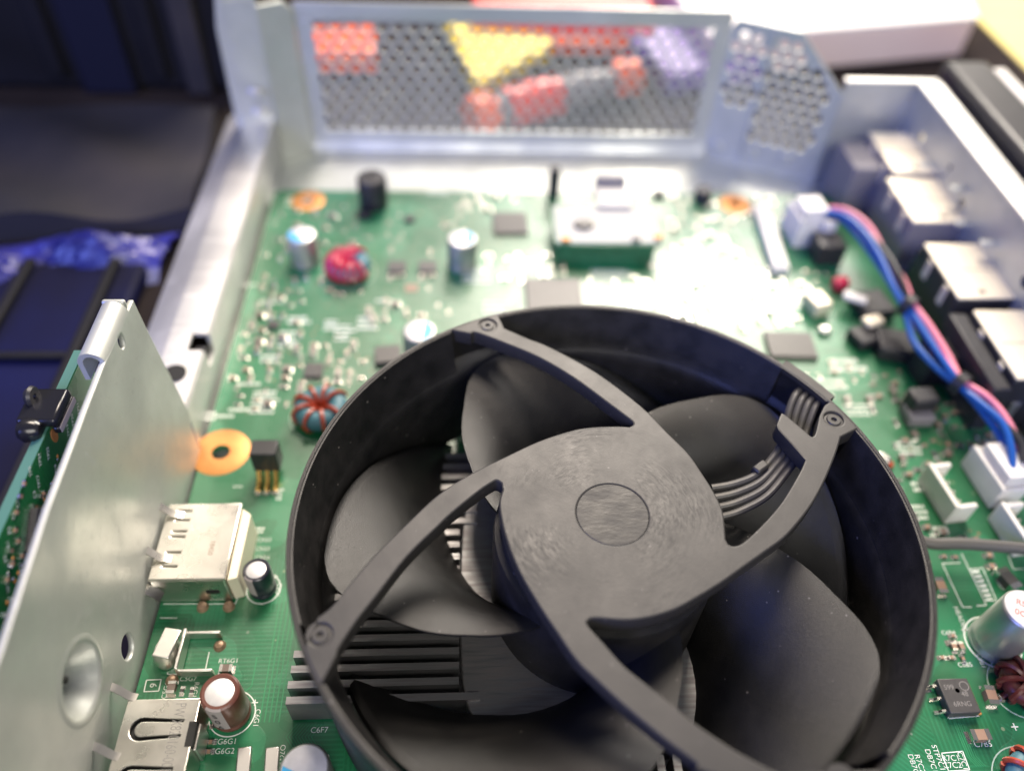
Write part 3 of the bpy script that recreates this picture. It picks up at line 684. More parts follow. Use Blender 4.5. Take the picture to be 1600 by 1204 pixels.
# its leads face left: rotate the body by -90 degrees but keep the print upright
o.rotation_euler = (0,0,-PI/2)
dpak(620,412,0,'left one of two small square transistors beside the red coil',False,0.72); dpak(668,412,0,'right one of two small square transistors beside the red coil',False,0.72)
MB().box(-1.6,1.6,-1.4,1.4,0,0.1,Matrix.Translation(at(643,450))).build('solder_pad','tan_chip',bd)

# ---- black header with gold pins
p = at(412,698,8.0); 
hd = MB().box(-2.6,2.6,-1.9,1.9,2.4,8.0,Matrix.Translation((p.x,p.y,0))).build('pin_header','black_plastic',bd,0.25); hd['label']='black pin header with gold pins beside the orange mounting pad'; keep(p.x,p.y,5)
for x in (-1.7,0,1.7):
    MB().tube([(p.x+x,p.y-1.2,2.6),(p.x+x,p.y-2.0,2.2),(p.x+x,p.y-2.7,1.0),(p.x+x,p.y-3.8,0.3),(p.x+x,p.y-5.2,0.25)],0.58,8).build('header_pin','gold',bd)
    MB().lathe([(0,0.6),(0.6,0.4),(0.8,0)],10,Matrix.Translation((p.x+x,p.y-5.3,0))).build('solder_joint','solder',bd)

# ---- sockets on the left edge
ZU = 6.6
pa_ = at(196,1092,ZU); pb_ = at(314,1090,ZU)
ux0, ux1, uy1 = -74.6, pb_.x, (pa_.y+pb_.y)/2; uy0 = uy1-26
us = thing('usb_tmp','x','x'); bpy.data.objects.remove(us)
def uslot(yc):
    out = []; 
    for i in range(9):
        a = PI/2+PI*i/8; out.append((ux0+3.2+1.75*math.cos(a), yc+1.75*math.sin(a)))
    o2 = out + [(ux0+9.3,yc-1.30),(ux0+9.3,yc-0.92)]
    inn = [(ux0+3.3+1.15*math.cos(PI/2+PI*i/8), yc+1.15*math.sin(PI/2+PI*i/8)) for i in range(9)]
    return o2+[(p[0],p[1]) for p in reversed(inn)]+[(ux0+9.3,yc+0.92),(ux0+9.3,yc+1.30)]
sh = plate('usb_socket', [(ux0,uy0),(ux1,uy0),(ux1,uy1),(ux0,uy1)], [uslot(uy1-4.6), uslot(uy1-11.6), uslot(uy1-18.6)], 0.45, 'shell', bd, frame((0,0,ZU),(1,0,0),(0,1,0)), 0.12)
sh['label'] = 'metal usb socket shell with spring slots in the lower left corner'; keep((ux0+ux1)/2,uy1-8,11)
MB().box(ux0+0.1,ux1-0.1,uy1-0.45,uy1-0.02,0.1,ZU-0.2).build('shell_side','shell',sh); MB().box(ux1-0.45,ux1-0.02,uy0,uy1-0.5,0.1,ZU-0.25).build('shell_back','shell',sh)
MB().box(ux0+0.8,ux1-0.6,uy0,uy1-0.7,0.3,ZU-0.9).build('socket_core','slot_black',sh)
for y in (uy1-5.5, uy1-16.0):
    MB().box(ux1-0.95,ux1+0.25,y-1.9,y+1.9,ZU-3.4,ZU+0.02).build('latch_window','slot_black',sh)
    MB().box(ux1+0.05,ux1+0.55,y-2.0,y+2.0,0.3,ZU-1.2).build('latch_tab','tin',sh,0.1)
for y, l_ in ((uy1+0.6,-1),(uy1-8.3,0)):
    MB().strip([(ux0+1.2,y-0.3,ZU-0.15),(ux0+0.1,y-0.1,ZU+0.1),(ux0-1.6,y+0.5,ZU+1.6),(ux0-2.9,y+0.9,ZU+2.0)],1.2,0.25).build('spring_arm','shell',sh)
t = link('lettering', text_mesh('PW X820160-001', 2.4, 'ic_print', 'LEFT', -0.03), sh); t.location = Vector((ux1-2.9,uy1-0.7,ZU+0.02))*S - org(sh)*S; t.rotation_euler=(0,0,-PI/2); t.scale=(0.58,1.0,1)
# upper metal socket
ZV = 8.4
a_ = at(262,787,ZV); b_ = at(375,785,ZV); c_ = at(350,903,ZV); vx1 = (b_.x+c_.x)/2+0.3; vx0 = -76.4; vy1 = (a_.y+b_.y)/2; vy0 = at(290,905,ZV).y
sv = plate('metal_socket', [(vx0,vy0),(vx1,vy0),(vx1,vy1),(vx0,vy1)], [[(vx0+2,y-0.12),(vx0+4.4,y-0.12),(vx0+4.4,y+0.12),(vx0+2,y+0.12)] for y in (vy0+2.6,vy0+5.4,vy0+8.6,vy0+9.7,vy1-3.6,vy1-1.6)], 0.6, 'shell', bd, frame((0,0,ZV),(1,0,0),(0,1,0)), 0.25)
sv['label']='square cream metal socket shell beside the steel plate'; keep((vx0+vx1)/2,(vy0+vy1)/2,9)
MB().box(vx0+0.1,vx1-0.3,vy0+0.1,vy1-0.1,0.3,ZV-0.55).build('shell_side','shell',sv,0.3)
MB().prism([(vx1-0.2,vy0+0.5),(vx1+1.6,vy0+1.0),(vx1+1.6,vy1-1.6),(vx1-0.2,vy1-0.2)],0.1,ZV-1.4).build('socket_rear','tan_can',sv,0.2)
for y in (vy0+4.0, vy1-2.6):
    MB().strip([(vx0+3.2,y,ZV+0.05),(vx0+1.4,y,ZV+0.5),(vx0-0.4,y+0.6,ZV+2.0),(vx0-1.6,y+0.9,ZV+2.6)],1.3,0.22).build('spring_arm','shell',sv)
    MB().lathe([(0,0.4),(0.3,0.35),(0.35,0)],10,Matrix.Translation((vx0-1.0,y+0.7,ZV+2.5))).build('spring_dimple','tin',sv)
MB().strip([(vx0-1.4,vy0-0.4,ZV-1.8),(vx0+0.8,vy0-0.9,ZV-2.9),(vx0+1.6,vy0-1.2,ZV-4)],1.8,0.4).build('spring_arm','shell',sv)
MB().box(vx1-4.3,vx1-2.0,vy0+0.02,vy0+0.12,3.2,4.4).build('shell_notch','slot_black',sv)
for x in (vx1-5.6, vx1-1.0): MB().lathe([(0,1.1),(0.8,0.8),(1.1,0)],12,Matrix.Translation((x,vy0-0.9,0))).build('solder_joint','flux',sv)
tt = link('lettering', text_mesh('18450', 1.2, 'tan_chip'), sv); tt.location = (Vector((vx1-3.6,vy0+6.2,ZV+0.02))-org(sv))*S; tt.rotation_euler=(0,0,-PI/2)
# spring contact between the two sockets
q = at(268,1008,2.5); sp = thing('tmp','x','x'); bpy.data.objects.remove(sp)
gc = MB().box(-1.6,1.4,-3.0,2.2,4.0,4.5,Matrix.Translation((q.x,q.y,0))@Matrix.Rotation(-0.2,4,'Z')).build('ground_clip','tin',bd,0.2); gc['label']='bent tin spring contact clip between the two sockets'
mb = MB(); mb.lathe([(1.5,0),(2.1,0.2),(2.3,1.4),(1.8,2.8),(1.4,3.6),(1.0,3.6)],20,Matrix.Translation((q.x-0.8,q.y-0.8,0))@Matrix.Diagonal((1,1.2,1,1))); mb.build('clip_loop','tin',gc)
MB().box(q.x+1.5,q.x+2.1,q.y-4.4,q.y+2.8,0.2,3.2).build('clip_wall','tin',gc,0.15)
for y in (-4.3,2.4): MB().box(q.x+2.0,q.x+7.6,q.y+y-0.25,q.y+y+0.25,0.2,2.4).build('clip_leg','tin',gc,0.15)
for x, y in ((q.x+7.3,q.y+0.9),(q.x+0.6,q.y-5.0)): MB().lathe([(0,0.9),(0.7,0.7),(1.1,0)],12,Matrix.Translation((x,y,0))).build('solder_joint','flux',gc)
keep(q.x+2,q.y-1,7)

# ---- raised daughter card
dc = thing('daughter_card', 'small white topped circuit card raised above the board behind the fan', 'circuit card', tuple(at(950,400)))
ZD = 6.0
k1, k2, k3, k4 = at(868,382,ZD), at(1034,376,ZD), at(1036,322,ZD), at(866,330,ZD)
quad = [(k1.x+1,k1.y),(k2.x-1,k1.y),(k2.x,k1.y+1),(k2.x,k3.y),(k1.x,k3.y),(k1.x,k1.y+1)]
MB().prism(quad, ZD-1.2, ZD).build('card','pcb',dc,0.1)
MB().prism([(k1.x+0.8,k1.y+0.7),(k2.x-0.8,k1.y+0.7),(k2.x-0.8,k3.y-1.0),(k1.x+0.8,k3.y-1.0)], ZD, ZD+0.35).build('shield_plate','card_white',dc,0.1)
MB().box(k1.x+1,k2.x-1,k1.y+3,k3.y,0.1,ZD-1.3).build('card_socket','pcb',dc)
cq = at(912,349,ZD+1.2); MB().lathe([(0,1.2),(1.9,1.1),(2.2,0.3),(2.2,0)],20,Matrix.Translation((cq.x,cq.y,ZD+0.35))@Matrix.Diagonal((1.25,0.85,1,1))).build('round_part','ic',dc)
z_ = at(957,306,ZD+1); MB().box(z_.x-4.6,z_.x+4.6,z_.y-5.5,z_.y+4.5,ZD+0.4,ZD+1.5).build('metal_clip','grey_tin',dc,0.3)
MB().box(z_.x-4.2,z_.x+4.2,z_.y+4.5,z_.y+7,ZD-3,ZD+3.4).build('clip_post','grey_plastic',dc,0.3)
for px, py in ((1028,370),(994,374),(884,374),(1000,290)):
    r_ = at(px,py,ZD+0.6); MB().box(r_.x-1,r_.x+1,r_.y-0.8,r_.y+0.8,ZD+0.2,ZD+1.1).build('card_chip','copper_pad' if px!=994 else 'ic',dc,0.1)
keep((k1.x+k2.x)/2,(k1.y+k3.y)/2,14)
bp_ = at(868,262,9); MB().box(bp_.x-1.5,bp_.x+1.5,bp_.y-1.5,bp_.y+1.5,0.1,9).build('support_post','black_plastic',bd,0.4)
bp2 = at(1100,300,3); MB().lathe([(0,4),(2.2,3.9),(2.5,3.2),(2.5,0)],20,Matrix.Translation((bp2.x,bp2.y,0))).build('standoff','black_plastic',bd)
# raised white strip: glare on the board put into its colour
w1, w2 = at(1190,318,2.5), at(1222,418,2.5)
dv = (w2-w1); T = frame((w1.x,w1.y,0),(dv.x,dv.y,0),(-dv.y,dv.x,0))
rs = MB().box(0,dv.length,-2.2,2.2,0.1,2.5,T).build('glare_strip','white_plastic',bd,0.3); rs['label']='long white strip of board glare right of the daughter card'
MB().box(1,dv.length-1,-0.6,0.6,2.5,2.9,T).build('glare_ridge','white_plastic',rs,0.1); keep((w1.x+w2.x)/2,(w1.y+w2.y)/2,10)

# ---- rear jacks along the port wall
def jack(name, pts, z, m_top, h0, label, front='grey_plastic'):
    P = [at(x,y,z) for x,y in pts]
    xs0 = (P[0].x+P[3].x)/2; xs1 = max((P[1].x+P[2].x)/2, xs0+8); ys1 = (P[0].y+P[1].y)/2; ys0 = (P[2].y+P[3].y)/2
    o = MB().box(xs0,xs1,ys0,ys1,0.2,z).build(name, front, bd, 0.3); o['label'] = label
    MB().box(xs0+0.2,xs1-0.2,ys0+0.15,ys1-0.15,z,z+0.5).build('metal_cover', m_top, o, 0.25)
    for t_ in (0.25, 0.7):
        MB().box(xs0-0.35,xs0+0.02,ys0+(ys1-ys0)*t_-1.0,ys0+(ys1-ys0)*t_+1.0,z-5.5,z-0.4).build('side_tab',m_top,o,0.1)
        MB().box(xs0+(xs1-xs0)*t_-0.9,xs0+(xs1-xs0)*t_+0.9,ys0-0.3,ys0+0.02,0.2,z*0.55).build('solder_leg','tin',o,0.1)
    MB().box(xs0+1.5,xs1-1.5,ys0+(ys1-ys0)*0.5-0.12,ys0+(ys1-ys0)*0.5+0.12,z+0.5,z+0.53).build('cover_seam','grey_chip',o)
    MB().box(xs0+(xs1-xs0)*0.35,xs0+(xs1-xs0)*0.45,ys0+1.8,ys0+3.0,z+0.5,z+0.56).build('stamped_mark','grey_chip',o)
    keep((xs0+xs1)/2,(ys0+ys1)/2,12); return xs0,xs1,ys0,ys1
ZJ = 17.0
jack('rear_jack',[(1363,212),(1452,206),(1482,270),(1392,275)],ZJ,'tan_can',0,'farthest rear jack with a bright cream metal cover')
x0,x1,y0,y1 = jack('rear_jack',[(1384,282),(1500,279),(1562,348),(1428,352)],ZJ-1,'tan_can',0,'largest rear jack with a cream metal cover, second from the back')
x0,x1,y0,y1 = jack('rear_jack',[(1441,388),(1530,376),(1610,462),(1505,476)],ZJ-2,'tan_can',0,'rear jack with a cream cover, third from the back','black_plastic')
x0,x1,y0,y1 = jack('rear_jack',[(1520,490),(1620,482),(1690,590),(1590,600)],ZJ-2,'tan_can',0,'nearest rear jack with a cream cover and black housing','black_plastic')
MB().box(x0-4.2,x0-0.1,y0-1.0,y1+1.0,0.3,13.5).build('jack_housing','black_plastic',bd,0.4)
r1 = at(1335,225,15); MB().box(r1.x-4,r1.x+5,r1.y-13,r1.y+2,0.2,15).build('jack_housing','grey_plastic',bd,0.5)
MB().box(r1.x+5.2,r1.x+10,r1.y-20,r1.y-3,0.2,11).build('jack_housing','black_plastic',bd,0.5)

# ---- open white header and the plugged ones
def header(px, py, L_, W_, H_, rz, label, plugged=False):
    p = at(px,py,H_); T = Matrix.Translation((p.x,p.y,0)) @ Matrix.Rotation(rz,4,'Z')
    o = MB().box(-W_/2,-W_/2+1.0,-L_/2,L_/2,1.2,H_,T).build('white_header','white_plastic',bd,0.2); o['label']=label
    MB().box(-W_/2,W_/2,-L_/2,L_/2,0.1,1.3,T).build('header_base','white_plastic',o,0.2)
    for s_ in (-1,1):
        y = s_*(L_/2-0.5); MB().box(-W_/2+0.98,W_/2,y-0.5,y+0.5,1.2,H_*0.92,T).build('header_end','white_plastic',o,0.2)
    for i in range(4):
        y = -L_/2+L_*(i+1)/5; MB().box(-0.2,0.2,y-0.25,y+0.25,1.2,H_*0.8,T).build('header_pin','tin',o)
    if plugged: MB().box(-W_/2+1.1,W_/2+0.4,-L_/2+1.2,L_/2-1.2,1.4,H_+2.2,T).build('header_plug','white_plastic',o,0.3)
    keep(p.x,p.y,L_*0.6); return p, o
header(1490,755,11,5.0,6.0,0.12,'empty open white header socket right of the fan')
hp1,_ = header(1565,728,11.5,6.0,6.5,0.10,'white header socket with the blue and pink wires plugged in',True)
header(1602,812,9,5,6,0.1,'white header socket cut by the right picture edge')
hp2,_ = header(1262,328,9.5,7.5,9.0,0.1,'white plug with blue wires near the back right corner',True)
MB().box(hp2.x+0.5,hp2.x+8,hp2.y-13,hp2.y-6,0.2,6.5).build('relay','black_plastic',bd,0.4)
MB().box(hp2.x+3,hp2.x+6.5,hp2.y-6.6,hp2.y-5.0,3.2,9.5).build('plug_latch','white_plastic',bd,0.4)

# black and pale plastic clutter under the wires
def lump(px, py, z, sx, sy, h, m, rz=0, name='plastic_holder'):
    p = at(px,py,z+h); MB().box(-sx/2,sx/2,-sy/2,sy/2,z,z+h,Matrix.Translation((p.x,p.y,0))@Matrix.Rotation(rz,4,'Z')).build(name,m,bd,0.6); keep(p.x,p.y,max(sx,sy)*0.5)
lump(1365,470,0.1,9,9,3,'black_plastic',0.2); lump(1338,462,3.2,6,3,1.4,'white_plastic',-0.5,'pale_latch'); lump(1366,498,3.2,5,3.4,1.6,'tan_can',0.3,'pale_latch')
lump(1316,436,0.1,4,3,3,'wire_red',0.2,'red_coil_block'); lump(1280,465,0.1,5,6,4.0,'tan_can',0.3,'film_capacitor'); lump(1290,512,0.1,3,2.4,1.5,'tin',0,'crystal_can')
lump(1400,530,0.1,8,8,4,'black_plastic',-0.2); lump(1355,520,0.1,7,6,3,'black_plastic',0.3); lump(1445,615,0.1,6,4.5,6.5,'black_plastic',0.1); lump(1438,640,0.1,6,5,3.2,'grey_plastic',0.0,'wire_clip')
lump(1475,525,6.0,9,2.2,1.0,'cable_blue',0.75,'blue_tie'); lump(1470,545,0.1,7,7,9,'black_plastic',0.1)
lump(1382,712,0.1,2.2,3,2.0,'tin',0.8,'crystal_can'); lump(1390,722,0.1,1.8,2,1.0,'wire_orange',0.8,'orange_part')

# ---- small surface-mounted parts
def chipmesh(l, w_, h, body, end='solder'):
    e = l*0.24
    return MB().mat(0).box(-l/2+e,l/2-e,-w_/2,w_/2,0.03,h*0.97).mat(1).box(-l/2,-l/2+e,-w_/2-.02,w_/2+.02,0.02,h).box(l/2-e,l/2,-w_/2-.02,w_/2+.02,0.02,h).box(-l/2-0.35,-l/2+0.2,-w_/2-.12,w_/2+.12,0,0.06).box(l/2-0.2,l/2+0.35,-w_/2-.12,w_/2+.12,0,0.06).mesh('chip_capacitor',[body,end])
cm = [chipmesh(1.6,0.85,0.8,'tan_chip'), chipmesh(1.05,0.55,0.5,'tan_chip'), chipmesh(1.6,0.85,0.5,'ic'), chipmesh(2.1,1.25,1.1,'grey_chip'), chipmesh(1.05,0.55,0.4,'ic')]
NAMES = ['chip_capacitor','chip_capacitor','chip_resistor','chip_capacitor','chip_resistor']
def smd(k, x, y, rz): put(NAMES[k], cm[k], (x,y,0), rz, bd)
big = chipmesh(3.2,1.7,1.5,'tan_chip')
for px, py, rz in ((1548,1086,PI/2-0.1),(1531,1148,0.0),(1469,915,PI/2)):
    p = at(px,py,1.0); put('chip_capacitor', big, (p.x,p.y,0), rz, bd); keep(p.x,p.y,2.2)
for px, py, k, rz in ((1488,1003,2,0),(1490,1010,0,PI/2),(1502,1010,0,PI/2),(1505,1028,1,PI/2),(1487,1026,1,0),(1472,1026,1,0),(1489,992,1,0),(1545,867,0,0),(1549,884,0,0),(1475,868,1,0),(1493,869,1,0),(269,1075,3,PI/2),(284,1078,4,PI/2),(299,1079,4,PI/2),(354,1045,3,0),(335,1133,4,0),(329,1158,1,0),(326,1173,1,0)):
    p = at(px,py,0.4); smd(k,p.x,p.y,rz); keep(p.x,p.y,1.2)
p = at(1575,905,1.2); put('diode', chipmesh(4.4,2.3,2.0,'ic'), (p.x,p.y,0), 1.9, bd); keep(p.x,p.y,3)
for px in (380,424):
    p = at(px,1190,1.0); put('crystal_can', MB().box(-1.1,1.1,-2.4,2.4,0.05,0.9).mat(0).mesh('crystal_can','tin'), (p.x,p.y,0), 0.1, bd, 0.2); keep(p.x,p.y,2)
zones = [((360,430),(470,640),52),((430,540),(640,600),22),((400,320),(740,460),40),((560,470),(700,500),10),((1395,580),(1600,700),36),((1400,690),(1600,845),60),((880,410),(1290,510),75),((1050,300),(1210,430),48),((750,400),(900,450),16),((1240,560),(1420,640),22),((700,290),(860,330),8)]
for (xa,ya),(xb,yb_),n in zones:
    k_ = 0; tries = 0
    while k_ < n and tries < n*12:
        tries += 1; px, py = random.uniform(xa,xb), random.uniform(ya,yb_); p = at(px,py,0)
        x, y = round(p.x/1.3)*1.3, round(p.y/1.3)*1.3
        if x < -74.5 or x > 99 or y > 130 or not free(x,y,1.2): continue
        smd(random.choice((0,0,1,1,2,3,4)), x, y, random.choice((0,PI/2))); keep(x,y,0.95); k_ += 1

# ---- printed legend
def legend(s, px, py, size=1.1, rot=0.0, m='silk'):
    p = at(px,py,0.06); o = link('lettering', text_mesh(s,size,m,thin=-0.005), bd); o.location = Vector((p.x,p.y,0.06))*S; o.rotation_euler = (0,0,rot); return o
D90 = -PI/2
for s, px, py, sz, rot in (('RT6G1',357,1032,1.15,0),('C5G7',294,1060,1.15,0),('R6G1',305,1077,1.15,D90),('C5G6',259,1078,1.15,-D90),('6',239,1070,1.6,D90),('+',398,1098,2.2,0),('C6G1',401,1121,1.2,D90),('+',430,901,2.0,0),('C5G1',435,921,1.15,D90),('EG6G1',352,1158,1.25,0),('EG6G2',348,1173,1.25,0),('C6F7',499,1140,1.3,0),('Q7G2',440,1178,1.2,D90),('C7F5',509,1190,1.2,D90),
    ('C6B4',1482,988,1.15,0),('C6B5',1508,1038,1.15,0),('C6B1',1533,1032,1.15,D90),('C7B5',1536,1162,1.35,0),('+',1586,1136,2.6,0),('C7B3',1591,1178,1.35,D90),('R7C1',1486,1184,1.3,0),('C7C2',1488,1195,1.3,0),('C7C1',1504,1188,1.2,D90),('STP7C1',1466,1183,1.25,D90),('DB7C1',1455,1188,1.25,D90),('R7C2',1437,1192,1.25,D90),('DB7C2',1428,1196,1.25,D90),('HEADER',1501,966,1.3,D90),('+',1507,984,2.4,0),('C6B7',1562,912,1.1,D90),('C5G2',413,843,1.1,0),('C5G3',410,857,1.1,0),('C5G4',410,871,1.1,0),('H',354,1044,1.0,0)):
    legend(s, px, py, sz, rot)
def line(pts, w_=0.16, z=0.05):
    sl = MB(); q = [at(x,y,0) for x,y in pts]
    for a, b in zip(q, q[1:]):
        d = (b-a).normalized(); n = Vector((-d.y,d.x,0))*w_/2
        sl.add([(a.x-n.x,a.y-n.y,z),(b.x-n.x,b.y-n.y,z),(b.x+n.x,b.y+n.y,z),(a.x+n.x,a.y+n.y,z)],[(0,1,2,3)])
    sl.build('silkscreen_line','silk',bd,smooth=0)
line([(229,1062),(252,1061),(248,1079),(225,1080),(229,1062)])
line([(1471,1176),(1504,1173),(1515,1202),(1482,1204),(1471,1176)])
line([(1472,880),(1504,948),(1518,948)]); line([(1526,946),(1541,945),(1502,864)]); line([(1472,880),(1500,879)])
line([(1515,889),(1538,938),(1557,938),(1535,887),(1515,889)]); line([(1575,868),(1583,889),(1600,888)])
line([(1473,1072),(1482,1122),(1530,1118)]); line([(326,1050),(318,1052),(331,1050)]); line([(250,965),(277,965)]); line([(262,1050),(262,1053),(320,1051),(327,1018)])
line([(391,818),(383,900),(368,943),(255,943)])
for i in range(6):
    line([(1519+i*3.6,893+i*7.4),(1530+i*3.6,892.5+i*7.4)],0.5); line([(1522+i*3.6,899+i*7.4),(1533+i*3.6,898+i*7.4)],0.3)
# blurred legend blocks far back: rows of short printed strokes
far = MB()
def strokes(x, y, w_, h, n):
    for i in range(n):
        yy = y-h/2+h*(i+0.5)/n; L_ = w_*random.uniform(0.6,1)
        k = 0.0
        while k < L_:
            g = random.uniform(0.25,0.7); far.add([(x+k,yy-h/n*0.28,0.05),(x+k+g,yy-h/n*0.28,0.05),(x+k+g,yy+h/n*0.28,0.05),(x+k,yy+h/n*0.28,0.05)],[(0,1,2,3)]); k += g+0.22
for px, py, w_, h, n in ((415,628,6,7,6),(470,500,6,3,2),(432,470,7,2,2),(520,508,4,4,3),(575,505,5,5,3),(395,445,4,1.2,1),(450,530,4,6,4),(425,560,5,3,2),(390,600,5,1.4,1),(372,640,4,1.4,1),(540,520,5,6,4),(350,650,4,1.2,1),(600,470,4,1.4,1),(425,310,3,1.2,1),(470,315,8,5,3),(750,430,9,7,4),(780,480,8,5,3),(1300,600,10,4,2),(1340,640,6,4,3),(1330,570,8,5,2),(1420,700,5,4,3),(1440,760,4,3,2),(1430,800,5,4,3),(1470,830,5,3,2),(1520,580,5,3,2),(1100,400,9,6,4),(1060,440,10,6,4),(1130,470,9,5,4),(960,430,12,5,4),(1010,460,9,4,3),(820,420,8,5,4),(690,300,8,3,2),(330,650,2,3,2),(372,760,2,0.5,1),(437,772,1.2,3,4),(405,828,2,1.5,2)):
    p = at(px,py); strokes(p.x-w_/2, p.y, w_, h, n)
o = far.build('silkscreen_block','silk',bd,smooth=0); tag(o, kind='stuff')
# ceramic pads and vias as real pads
pd = MB()
for i in range(230):
    xa,ya,xb,yb_ = random.choice(((360,430,640,650),(420,310,760,450),(1390,580,1600,850),(880,400,1250,520)))
    p = at(random.uniform(xa,xb),random.uniform(ya,yb_))
    if p.x < -75 or p.x > 99 or not free(p.x,p.y,0.3): continue
    r = random.choice((0.2,0.25,0.35)); pd.lathe([(r,0.0),(r*0.9,0.05),(0,0.06)],8,Matrix.Translation((p.x,p.y,0)))
o = pd.build('solder_dots','flux',bd); tag(o, kind='stuff')
# vertical trace bundles left of the fan and lower right
mat('trace_green', (0.035,0.24,0.10), 0.35)
def trace(pts, w_=0.22):
    tr = MB()
    for a, b in zip(pts, pts[1:]):
        a, b = Vector(a), Vector(b); d = (b-a).normalized(); n = Vector((-d.y,d.x))*w_/2
        tr.add([(a.x-n.x,a.y-n.y,0.03),(b.x-n.x,b.y-n.y,0.03),(b.x+n.x,b.y+n.y,0.03),(a.x+n.x,a.y+n.y,0.03)],[(0,1,2,3)])
    tr.build('copper_trace','trace_green',bd,smooth=0)
for i in range(5):
    p = at(455-i*7,1000); trace([(p.x,p.y-14),(p.x,p.y+9),(p.x+1.2,p.y+11),(p.x+1.2,p.y+24)])
for i in range(9):
    p = at(460+i*5,1160); trace([(p.x-2,p.y-4),(p.x,p.y-1),(p.x-1.5,p.y+1),(p.x,p.y+3)],0.14)
for i in range(5):
    p = at(1490+i*3.4,1128); trace([(p.x,p.y),(p.x,p.y-5.5),(p.x+0.9,p.y-7)],0.14)
p = at(395,1062); trace([(p.x-2,p.y-3),(p.x,p.y-1),(p.x,p.y+4)])

# ================================================================== HEATSINK
hs = thing('heatsink', 'silver finned heatsink lying under the black fan', 'heatsink', (0,0,0))
ZH = 6.0
MB().prism([(p.x,p.y) for p in catmull([(-22.4,-14,0),(-22.4,14,0),(-19,22,0),(-10,26,0),(10,26,0),(19,22,0),(22.4,14,0),(22.4,-14,0),(19,-22,0),(10,-26,0),(-10,-26,0),(-19,-22,0)],4,True)],1.0,ZH+0.8).build('sink_core','sink',hs,0.3)
MB().box(-30,30,-34,30,0.6,1.6).build('sink_base','sink',hs,0.2)
fy = [at(x,y,7.5).y for x,y in ((470,1092),(470,1066),(465,1042),(460,1020))]
pitch = abs(fy[0]-fy[-1])/3
mf = MB().box(-50,-21,-0.55,0.55,0.6,7.2).mesh('fin','sink')
mshort = MB().box(-42,-21,-0.55,0.55,0.6,7.2).mesh('fin','sink')
fl = [at(447,1092,7.2).x, at(450,1066,7.2).x, at(455,1042,7.2).x, at(459,1020,7.2).x]
y = fy[0]; k = 0
while y < 33:
    xl = fl[k] if k < 4 else -46
    xr = -22.9 if abs(y) < 15 else (-19.6 if abs(y) < 22 else -10.6)
    if k >= 4 and xl*xl+y*y > 44.5**2: xl = -math.sqrt(max(1,44.5**2-y*y))
    zt_ = 7.2
    fn = MB().box(xl,xr,y-0.6,y+0.6,0.6,zt_).build('fin','sink',hs)
    xr2 = -xl if k >= 4 else 44
    if xr2*xr2+y*y > 46**2: xr2 = math.sqrt(max(1,46**2-y*y))
    MB().box(-xr,xr2,y-0.6,y+0.6,0.6,zt_).build('fin','sink',hs)
    y += pitch; k += 1
x = -20
while x <= 22:
    y1 = -27.0
    MB().box(x-0.6,x+0.6,-46,y1,0.6,7.2).build('fin','sink',hs); x += pitch

# ================================================================== FAN
ZF = 32.0
fan = thing('cooling_fan', 'large black plastic cooling fan with curved struts over the heatsink', 'fan', (0,0,3))
N_ = 160
MB().lathe([(46.9,4),(47.2,16),(47.6,24),(48,31.6),(47.85,ZF),(47.3,ZF),(47.15,31.8),(47.0,24.6),(44.9,22.6),(44.3,20.5),(44.3,4)],N_,closed=True).build('shroud','fan_black',fan)
def ang(px, py, z=ZF): p = at(px,py,z); return math.atan2(p.y,p.x)
th1, th1b = ang(702,515), ang(786,507); th2a, th2b = ang(1226,571), ang(1322,676); th4a, th4b = ang(496,965), ang(500,1072)+2*PI
th3 = R_(-58); th3a, th3b = th3-0.13, th3+0.16
def liner(a0, a1):
    if a1 < a0: a1 += 2*PI
    n = max(8,int((a1-a0)/(2*PI)*N_))
    MB().lathe([(47.2,31.93),(46.95,31.86),(46.8,31.6),(45.7,24.4),(45.0,22.9),(46.6,24.2)],n,None,a0,a1,True).build('shroud_liner','fan_black',fan)
liner(th1, ang(496,965)); liner(th2a, th1b-0.0); liner(th3b, th2b); liner(ang(506,1068), th3a)
# hub plate with four curved struts, one moulded piece
def c2(pts, n=4): return [(p.x,p.y) for p in catmull([at(x,y,ZF).xy.to_3d() for x,y in pts], n)]
def rimpts(a0, a1, r=47.6, n=6): return [(r*math.cos(a0+(a1-a0)*i/n), r*math.sin(a0+(a1-a0)*i/n)) for i in range(n+1)]
o_ = []
o_ += rimpts(th1, th1b)
o_ += c2([(788,513),(825,529),(860,543),(930,581),(1001,634),(1042,675),(1076,709),(1099,742),(1116,769),(1129,797),(1133,825),(1134,842)])
o_ += c2([(1138,850),(1147,853),(1162,847),(1192,819),(1222,784),(1249,739),(1258,719)])
o_ += c2([(1236,694),(1215,671)],1)
o_ += c2([(1213,664),(1221,645)],1)
o_ += c2([(1230,650),(1260,675),(1268,682),(1273,679),(1277,665),(1280,650)],2)
o_ += c2([(1288,634),(1296,628)],1)
o_ += rimpts(ang(1302,633), th2b, 47.6, 5)
o_ += c2([(1314,683),(1305,712),(1286,757),(1264,795),(1230,836),(1200,859),(1162,886),(1125,912),(1080,939),(1050,954),(1012,965),(975,969),(935,966),(922,967)])
o_ += c2([(917,972),(922,981),(941,1002),(975,1040),(1012,1070),(1050,1100),(1087,1130),(1125,1156),(1162,1179),(1219,1208)])
e3 = at(1219,1208,ZF); a3 = math.atan2(e3.y,e3.x)
o_ += rimpts(th3b-0.05, th3a+0.05, 47.6, 6)
